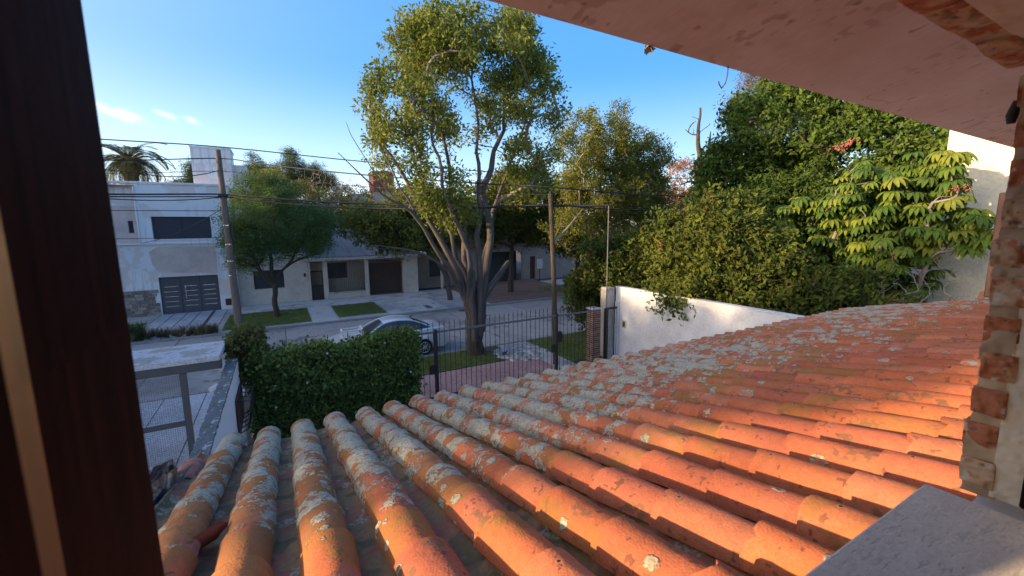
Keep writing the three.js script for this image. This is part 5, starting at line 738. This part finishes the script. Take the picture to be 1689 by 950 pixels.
// low plants on the far verge and by the fence
{
  const r = mulberry(111), tuft = [1, 2].map(sd => { const q = mulberry(sd), t = []; for (let i = 0; i < 26; i++) { const a = q() * 6.28, L = 0.4 + q() * 0.5, o = 0.15 + q() * 0.35, w = 0.014, x = (q() - 0.5) * 0.2, z = (q() - 0.5) * 0.2; const m = [x + Math.cos(a) * o * 0.4, L * 0.6, z + Math.sin(a) * o * 0.4], e = [x + Math.cos(a) * o, L * 0.95, z + Math.sin(a) * o]; t.push(x - w, 0, z, x + w, 0, z, m[0] + w, m[1], m[2], x - w, 0, z, m[0] + w, m[1], m[2], m[0] - w, m[1], m[2], m[0] - w, m[1], m[2], m[0] + w, m[1], m[2], ...e); } return triGeo(t); });
  const mk = c => { const m = leafMat(); m.color.setRGB(...c); return m; }, cs = [mk([0.07, 0.11, 0.035]), mk([0.13, 0.12, 0.05]), mk([0.20, 0.16, 0.08])];
  const g = thing('long_grass', 'long rough grass along the verge before the white house', 'grass'); g.userData.kind = 'stuff';
  cs.forEach((m, k) => { const n = k ? 70 : 26, im = new THREE.InstancedMesh(tuft[k % 2], m, n), M4 = new THREE.Matrix4(), q = new THREE.Quaternion(); for (let i = 0; i < n; i++) { const s = k ? 0.28 + r() * 0.35 : 0.7 + r() * 0.5; q.setFromAxisAngle(new THREE.Vector3(0, 1, 0), r() * 6.28); M4.compose(new THREE.Vector3(k ? -6.4 + r() * 3.6 : -6.8 + r() * 1.3, 0.09, -24.4 + r() * 0.8), q, new THREE.Vector3(s, s, s)); im.setMatrixAt(i, M4); } im.name = 'grass'; im.userData.kind = 'stuff'; shadow(im); g.add(im); });
}
// trees up the street towards the sun, whose shade lies on the roof and the road
[[-10.4, 0.03, -7.55, 10.4, 3.4, 'round garden tree of the adjoining house shading the lower roof tiles'], [-19, 0.06, -14.0, 9.2, 5.0, 'street tree up the near verge shading the road'], [-21, 0.08, -24.4, 11.8, 5.2, 'street tree up the far verge shading the pavement'], [-34, 0.06, -14.0, 12.5, 4.8, 'second street tree up the near verge'], [-37, 0.08, -25.5, 13.5, 5.2, 'second street tree up the far verge'], [-30, 0.06, -33, 12.5, 5, 'garden tree behind the row of houses up the street']].forEach(([x, y, z, h, w, label], i) => tree('shade_tree', label, { base: [x, y, z], seed: 241 + i, tip: 0.013, perTip: 9, spread: 0.8, leaf: SPR.big, rgb: [0.04, 0.06, 0.02], rgb2: [0.09, 0.10, 0.03], bark: M.barkDark, group: 'trees up the street', stems: [[[0, -0.05, 0, 0.26], [0, h * 0.4, 0, 0.2], [0, h * 0.85, 0, 0.06]]], lobes: [[0, h * 0.72, 0, w, h * 0.27, w, 230, 0.2], [0, h * 0.46, 0, w * 0.9, h * 0.2, w * 0.9, 110, 0.2]] }));

// ================================================================ poles, cables, car, basket
{
  const p = thing('utility_pole', 'weathered wooden utility pole leaning before the white house', 'utility pole', [-2.12, 0.09, -24.3]);
  part('shaft', tube([[0.14, -0.1, 0], [0.07, 4.0, 0], [0.02, 8.5, 0]], [0.185, 0.155, 0.115], 12), M.poleWood, p); for (const y of [2.6, 3.3, 4.1, 5.0]) part('strap', cyl(0.08, 0, y, y + 0.05, 0.165, 0.165, 12), M.chrome, p);
  part('clamp', cbox(-0.16, 0.24, 6.36, 6.5, -0.18, 0.18, 0.02), M.iron, p); part('insulator', cyl(0.22, 0.12, 7.5, 7.66, 0.05, 0.03, 8), M.white, p); part('insulator', cyl(0.24, 0.12, 8.05, 8.2, 0.05, 0.03, 8), M.white, p); part('cable_loop', tube([[0.2, 5.2, 0.14], [0.34, 5.0, 0.16], [0.36, 4.5, 0.16], [0.24, 4.3, 0.16], [0.2, 4.6, 0.15], [0.22, 5.1, 0.15]], 0.022, 6), M.cable, p);
  const q = thing('utility_pole', 'slim wooden utility pole standing just beyond the iron fence', 'utility pole', [8.28, 0.05, -11.75]);
  part('shaft', tube([[0, -0.1, 0], [-0.1, 3, 0], [-0.26, 5.95, 0]], [0.10, 0.085, 0.07], 12), M.barkDark, q); part('meter_box', cbox(-0.22, 0.12, 0.9, 1.25, 0.11, 0.24, 0.02), M.iron, q); part('arm', tube([[-0.15, 4.3, 0], [0.4, 4.75, 0.0], [1.1, 5.45, 0.0]], [0.05, 0.04, 0.02], 6), M.barkPale, q);
}
const cab = (name, pts, rad, label) => { const cv = new THREE.CatmullRomCurve3(pts.map(p => new THREE.Vector3(...p))); return single(name, tube(cv.getPoints(pts.length * 8), rad * 1.25, 5, false), M.cable, label, 'cable', 'overhead cables'); };
const span = (a, b, sag, n = 6) => [...Array(n + 1)].map((_, i) => { const t = i / n; return [lerp(a[0], b[0], t), lerp(a[1], b[1], t) - sag * 4 * t * (1 - t), lerp(a[2], b[2], t)]; });
cab('overhead_cable', [...span([-30, 9.4, -24.2], [-2.1, 8.72, -24.2], 0.25), ...span([-2.1, 8.72, -24.2], [34, 9.0, -24.2], 0.5).slice(1)], 0.020, 'highest single overhead cable crossing the sky past the pole top');
cab('overhead_cable', [...span([-20, 7.7, -24.0], [-2.0, 8.2, -24.2], 0.35), ...span([-2.0, 8.2, -24.2], [8.0, 6.2, -11.75], 0.15).slice(1), ...span([8.0, 6.2, -11.75], [22, 6.4, -12], 0.2).slice(1)], 0.020, 'thick overhead cable from the leaning pole towards the slim pole');
cab('overhead_cable', [...span([-20, 7.2, -24.1], [-2.0, 7.62, -24.2], 0.3), ...span([-2.0, 7.62, -24.2], [8.0, 5.95, -11.75], 0.2).slice(1)], 0.010, 'thin overhead cable just below the thick one');
cab('overhead_cable', [...span([-22, 6.5, -24.0], [-2.0, 6.56, -24.2], 0.15), ...span([-2.0, 6.56, -24.2], [10.08, 5.62, -11.2], 0.22).slice(1)], 0.030, 'bundled dark cables leading to the thin metal mast');
cab('overhead_cable', [...span([-22, 6.35, -24.1], [-2.0, 6.44, -24.25], 0.1), ...span([-2.0, 6.44, -24.25], [8.05, 5.62, -11.75], 0.3).slice(1), ...span([8.05, 5.62, -11.75], [20, 5.8, -11.8], 0.2).slice(1)], 0.022, 'lower dark cable running beneath the bundle');
cab('overhead_cable', [...span([-22, 6.0, -24.4], [-2.1, 5.8, -24.3], 0.1)], 0.012, 'thin cable across the white house above its shuttered window');
cab('overhead_cable', [...span([-9.5, 6.75, -24.2], [-2.1, 6.42, -24.2], 0.34)], 0.018, 'slack looping cable drooping before the white house');
cab('overhead_cable', [...span([-12, 8.9, -24.2], [-4.9, 7.35, -24.2], 0.25), ...span([-4.9, 7.35, -24.2], [-2.05, 7.68, -24.2], 0.2).slice(1)], 0.016, 'slack cable sloping down across the palm fronds');
cab('overhead_cable', [...span([-6.6, 4.2, -30.3], [-2.05, 6.0, -24.3], 0.25)], 0.012, 'pale service wire slanting over the shuttered window');
cab('overhead_cable', [...span([-22, 5.0, -24.4], [-2.1, 4.55, -24.3], 0.12)], 0.010, 'thin wire at the height of the white house ledge');

// parked saloon
{
  const car = thing('parked_car', 'silver saloon car parked at the kerb behind the ivy hedge', 'car', [3.42, 0, -16.28]);
  const paint = mat([0.62, 0.645, 0.67], { roughness: 0.32, metalness: 0.12, clearcoat: 1, clearcoatRoughness: 0.05 }), rub = mat([0.02, 0.02, 0.02], { roughness: 0.9 }), rim = mat([0.55, 0.56, 0.58], { roughness: 0.3, metalness: 0.9 }), trim = mat([0.03, 0.03, 0.032], { roughness: 0.5 });
  const sh = new THREE.Shape(); sh.moveTo(-2.18, 0.30); sh.lineTo(-1.78, 0.24); sh.absarc(-1.40, 0.31, 0.37, Math.PI, 0, true); sh.lineTo(0.86, 0.22); sh.absarc(1.25, 0.31, 0.37, Math.PI, 0, true); sh.lineTo(2.08, 0.28); sh.quadraticCurveTo(2.24, 0.40, 2.22, 0.62); sh.quadraticCurveTo(2.22, 0.86, 2.08, 0.98); sh.quadraticCurveTo(1.5, 1.02, 1.1, 0.97); sh.lineTo(-1.0, 0.93); sh.quadraticCurveTo(-1.75, 0.86, -2.10, 0.68); sh.quadraticCurveTo(-2.28, 0.50, -2.18, 0.30);
  const body = new THREE.ExtrudeGeometry(sh, { depth: 1.60, bevelEnabled: true, bevelSize: 0.05, bevelThickness: 0.09, bevelSegments: 5, curveSegments: 14 }).translate(0, 0, -0.80); { const p = body.attributes.position; for (let i = 0; i < p.count; i++) { const x = p.getX(i), y = p.getY(i), k = 1 - 0.10 * Math.pow(Math.abs(x) / 2.25, 4) - 0.06 * sstep(0.7, 1.02, y) + 0.02 * Math.sin((y - 0.3) * 4); p.setZ(i, p.getZ(i) * k); } body.computeVertexNormals(); }
  const b = part('body', uvm(body), paint, car);
  const prof = [[-1.12, 0.90], [-0.92, 1.0], [-0.32, 1.33], [-0.05, 1.415], [0.35, 1.45], [0.80, 1.41], [1.15, 1.30], [1.62, 1.08], [1.85, 0.96]], curve = new THREE.SplineCurve(prof.map(p => new THREE.Vector2(...p))), hw = y => 0.815 - 0.30 * sstep(0.85, 1.55, y);
  const cabin = (x0, x1, off, lat0, lat1, n = 16, m = 8) => { const t = [], P = (u, v) => { const q = curve.getPoint(u), w = hw(q.y) - 0.04; const e = Math.abs(v); return [q.x, q.y + off - 0.055 * e * e * e, v * w]; }; for (let i = 0; i < n; i++) for (let j = 0; j < m; j++) { const u0 = lerp(x0, x1, i / n), u1 = lerp(x0, x1, (i + 1) / n), v0 = lerp(lat0, lat1, j / m), v1 = lerp(lat0, lat1, (j + 1) / m), A = P(u0, v0), B = P(u1, v0), C = P(u1, v1), D = P(u0, v1); t.push(...A, ...D, ...C, ...A, ...C, ...B); } return triGeo(t); };
  const smoothG = g => { g.deleteAttribute('normal'); g.deleteAttribute('uv'); const q = new THREE.BufferGeometry(); q.copy(g); q.computeVertexNormals(); return uvm(q); };
  part('roof', cabin(0.30, 0.68, 0.0, -1, 1), paint, car); const ws = part('windscreen', cabin(0.02, 0.30, -0.002, -0.94, 0.94), M.glass, car); part('rear_window', cabin(0.68, 0.93, -0.002, -0.92, 0.92), M.glass, car); part('boot_lid', cabin(0.93, 1.0, 0.0, -1, 1), paint, car);
  for (const s of [-1, 1]) {
    const t = [], N = 22; for (let i = 0; i < N; i++) { const a = curve.getPoint(i / N), c = curve.getPoint((i + 1) / N), dn = 0.05; const z = y => s * (hw(y) - 0.035 + 0.02); t.push(a.x, a.y - dn, z(a.y), c.x, c.y - dn, z(c.y), c.x, 0.88, s * 0.80, a.x, a.y - dn, z(a.y), c.x, 0.88, s * 0.80, a.x, 0.88, s * 0.80); }
    part('side_window', triGeo(t), M.glass, car);
    const rail = []; for (let i = 0; i <= 20; i++) { const q = curve.getPoint(i / 20); rail.push([q.x, q.y - 0.035, s * (hw(q.y) - 0.035)]); } part('roof_rail', tube(rail, 0.028, 6), paint, car);
    for (const [xa, ya, xb] of [[0.30, 1.40, 0.36], [1.18, 1.25, 1.10]]) part('pillar', tube([[xa, ya, s * (hw(ya) - 0.01)], [xb, 0.93, s * 0.815]], 0.035, 6), trim, car);
    part('mirror', tube([[-0.80, 1.0, s * 0.84], [-0.78, 1.03, s * 0.98]], [0.06, 0.07], 8), paint, car);
    part('tail_light', cbox(2.02, 2.235, 0.72, 0.88, s * 0.62 - 0.15, s * 0.62 + 0.15, 0.03), mat([0.30, 0.02, 0.02], { roughness: 0.2 }), car); part('headlight', cbox(-2.2, -1.98, 0.56, 0.68, s * 0.60 - 0.16, s * 0.60 + 0.16, 0.03), M.glass, car);
    for (const xs of [-0.88, 0.30, 1.02]) part('door_seam', tube([[xs, 0.90, s * 0.862], [xs + 0.01, 0.62, s * 0.905], [xs + 0.02, 0.34, s * 0.895]], 0.007, 5), trim, car);
    part('sill_trim', tube([[-0.95, 0.245, s * 0.86], [0.80, 0.235, s * 0.86]], 0.03, 6), trim, car);
    for (const x of [-0.30, 0.72]) part('door_handle', cbox(x, x + 0.17, 0.80, 0.835, s * 0.90 - 0.02, s * 0.90 + 0.02, 0.008), paint, car);
    for (const x of [-1.40, 1.25]) {
      const w = new THREE.Group(); w.name = 'wheel'; w.position.set(x, 0.315, s * 0.80); car.add(w);
      part('tyre', new THREE.TorusGeometry(0.255, 0.062, 10, 28).scale(1, 1, 1.6), rub, w); part('hub', tube([[0, 0, s * 0.07], [0, 0, s * 0.095]], [0.055, 0.05], 12), rim, w); part('disc', tube([[0, 0, s * 0.01], [0, 0, s * 0.03]], 0.21, 20), trim, w); part('rim', new THREE.TorusGeometry(0.205, 0.018, 8, 28).translate(0, 0, s * 0.075), rim, w);
      for (let k = 0; k < 9; k++) { const a = k / 9 * 6.283; part('spoke', tube([[0, 0, s * 0.085], [Math.cos(a) * 0.20, Math.sin(a) * 0.20, s * 0.075]], [0.022, 0.014], 5), rim, w); }
    }
  }
  part('number_plate', cbox(2.225, 2.245, 0.50, 0.61, -0.26, 0.26, 0.004), M.white, car); part('aerial', tube([[0.95, 1.40, 0], [1.08, 1.47, 0]], [0.03, 0.008], 6), trim, car);
}
{
  const b = thing('waste_basket_stand', 'white metal frame of a street waste basket past the hedge', 'waste basket', [1.95, 0.06, -14.6]);
  part('post', cyl(0, 0, 0, 1.0, 0.03, 0.03, 8), M.white, b); const y0 = 1.0, y1 = 1.50; for (const [x, z] of [[-0.32, -0.2], [0.32, -0.2], [-0.32, 0.2], [0.32, 0.2]]) part('upright', cyl(x, z, y0, y1, 0.02, 0.02, 6), M.white, b);
  for (const y of [y0, y0 + 0.25, y1]) { for (const z of [-0.2, 0.2]) part('rail', tube([[-0.32, y, z], [0.32, y, z]], 0.018, 6), M.white, b); for (const x of [-0.32, 0.32]) part('rail', tube([[x, y, -0.2], [x, y, 0.2]], 0.018, 6), M.white, b); }
  for (let i = 0; i < 6; i++) part('floor_slat', bb(-0.3, 0.3, y0, y0 + 0.015, -0.19 + i * 0.066, -0.19 + i * 0.066 + 0.035), M.white, b);
}

renderer.render(scene, camera);
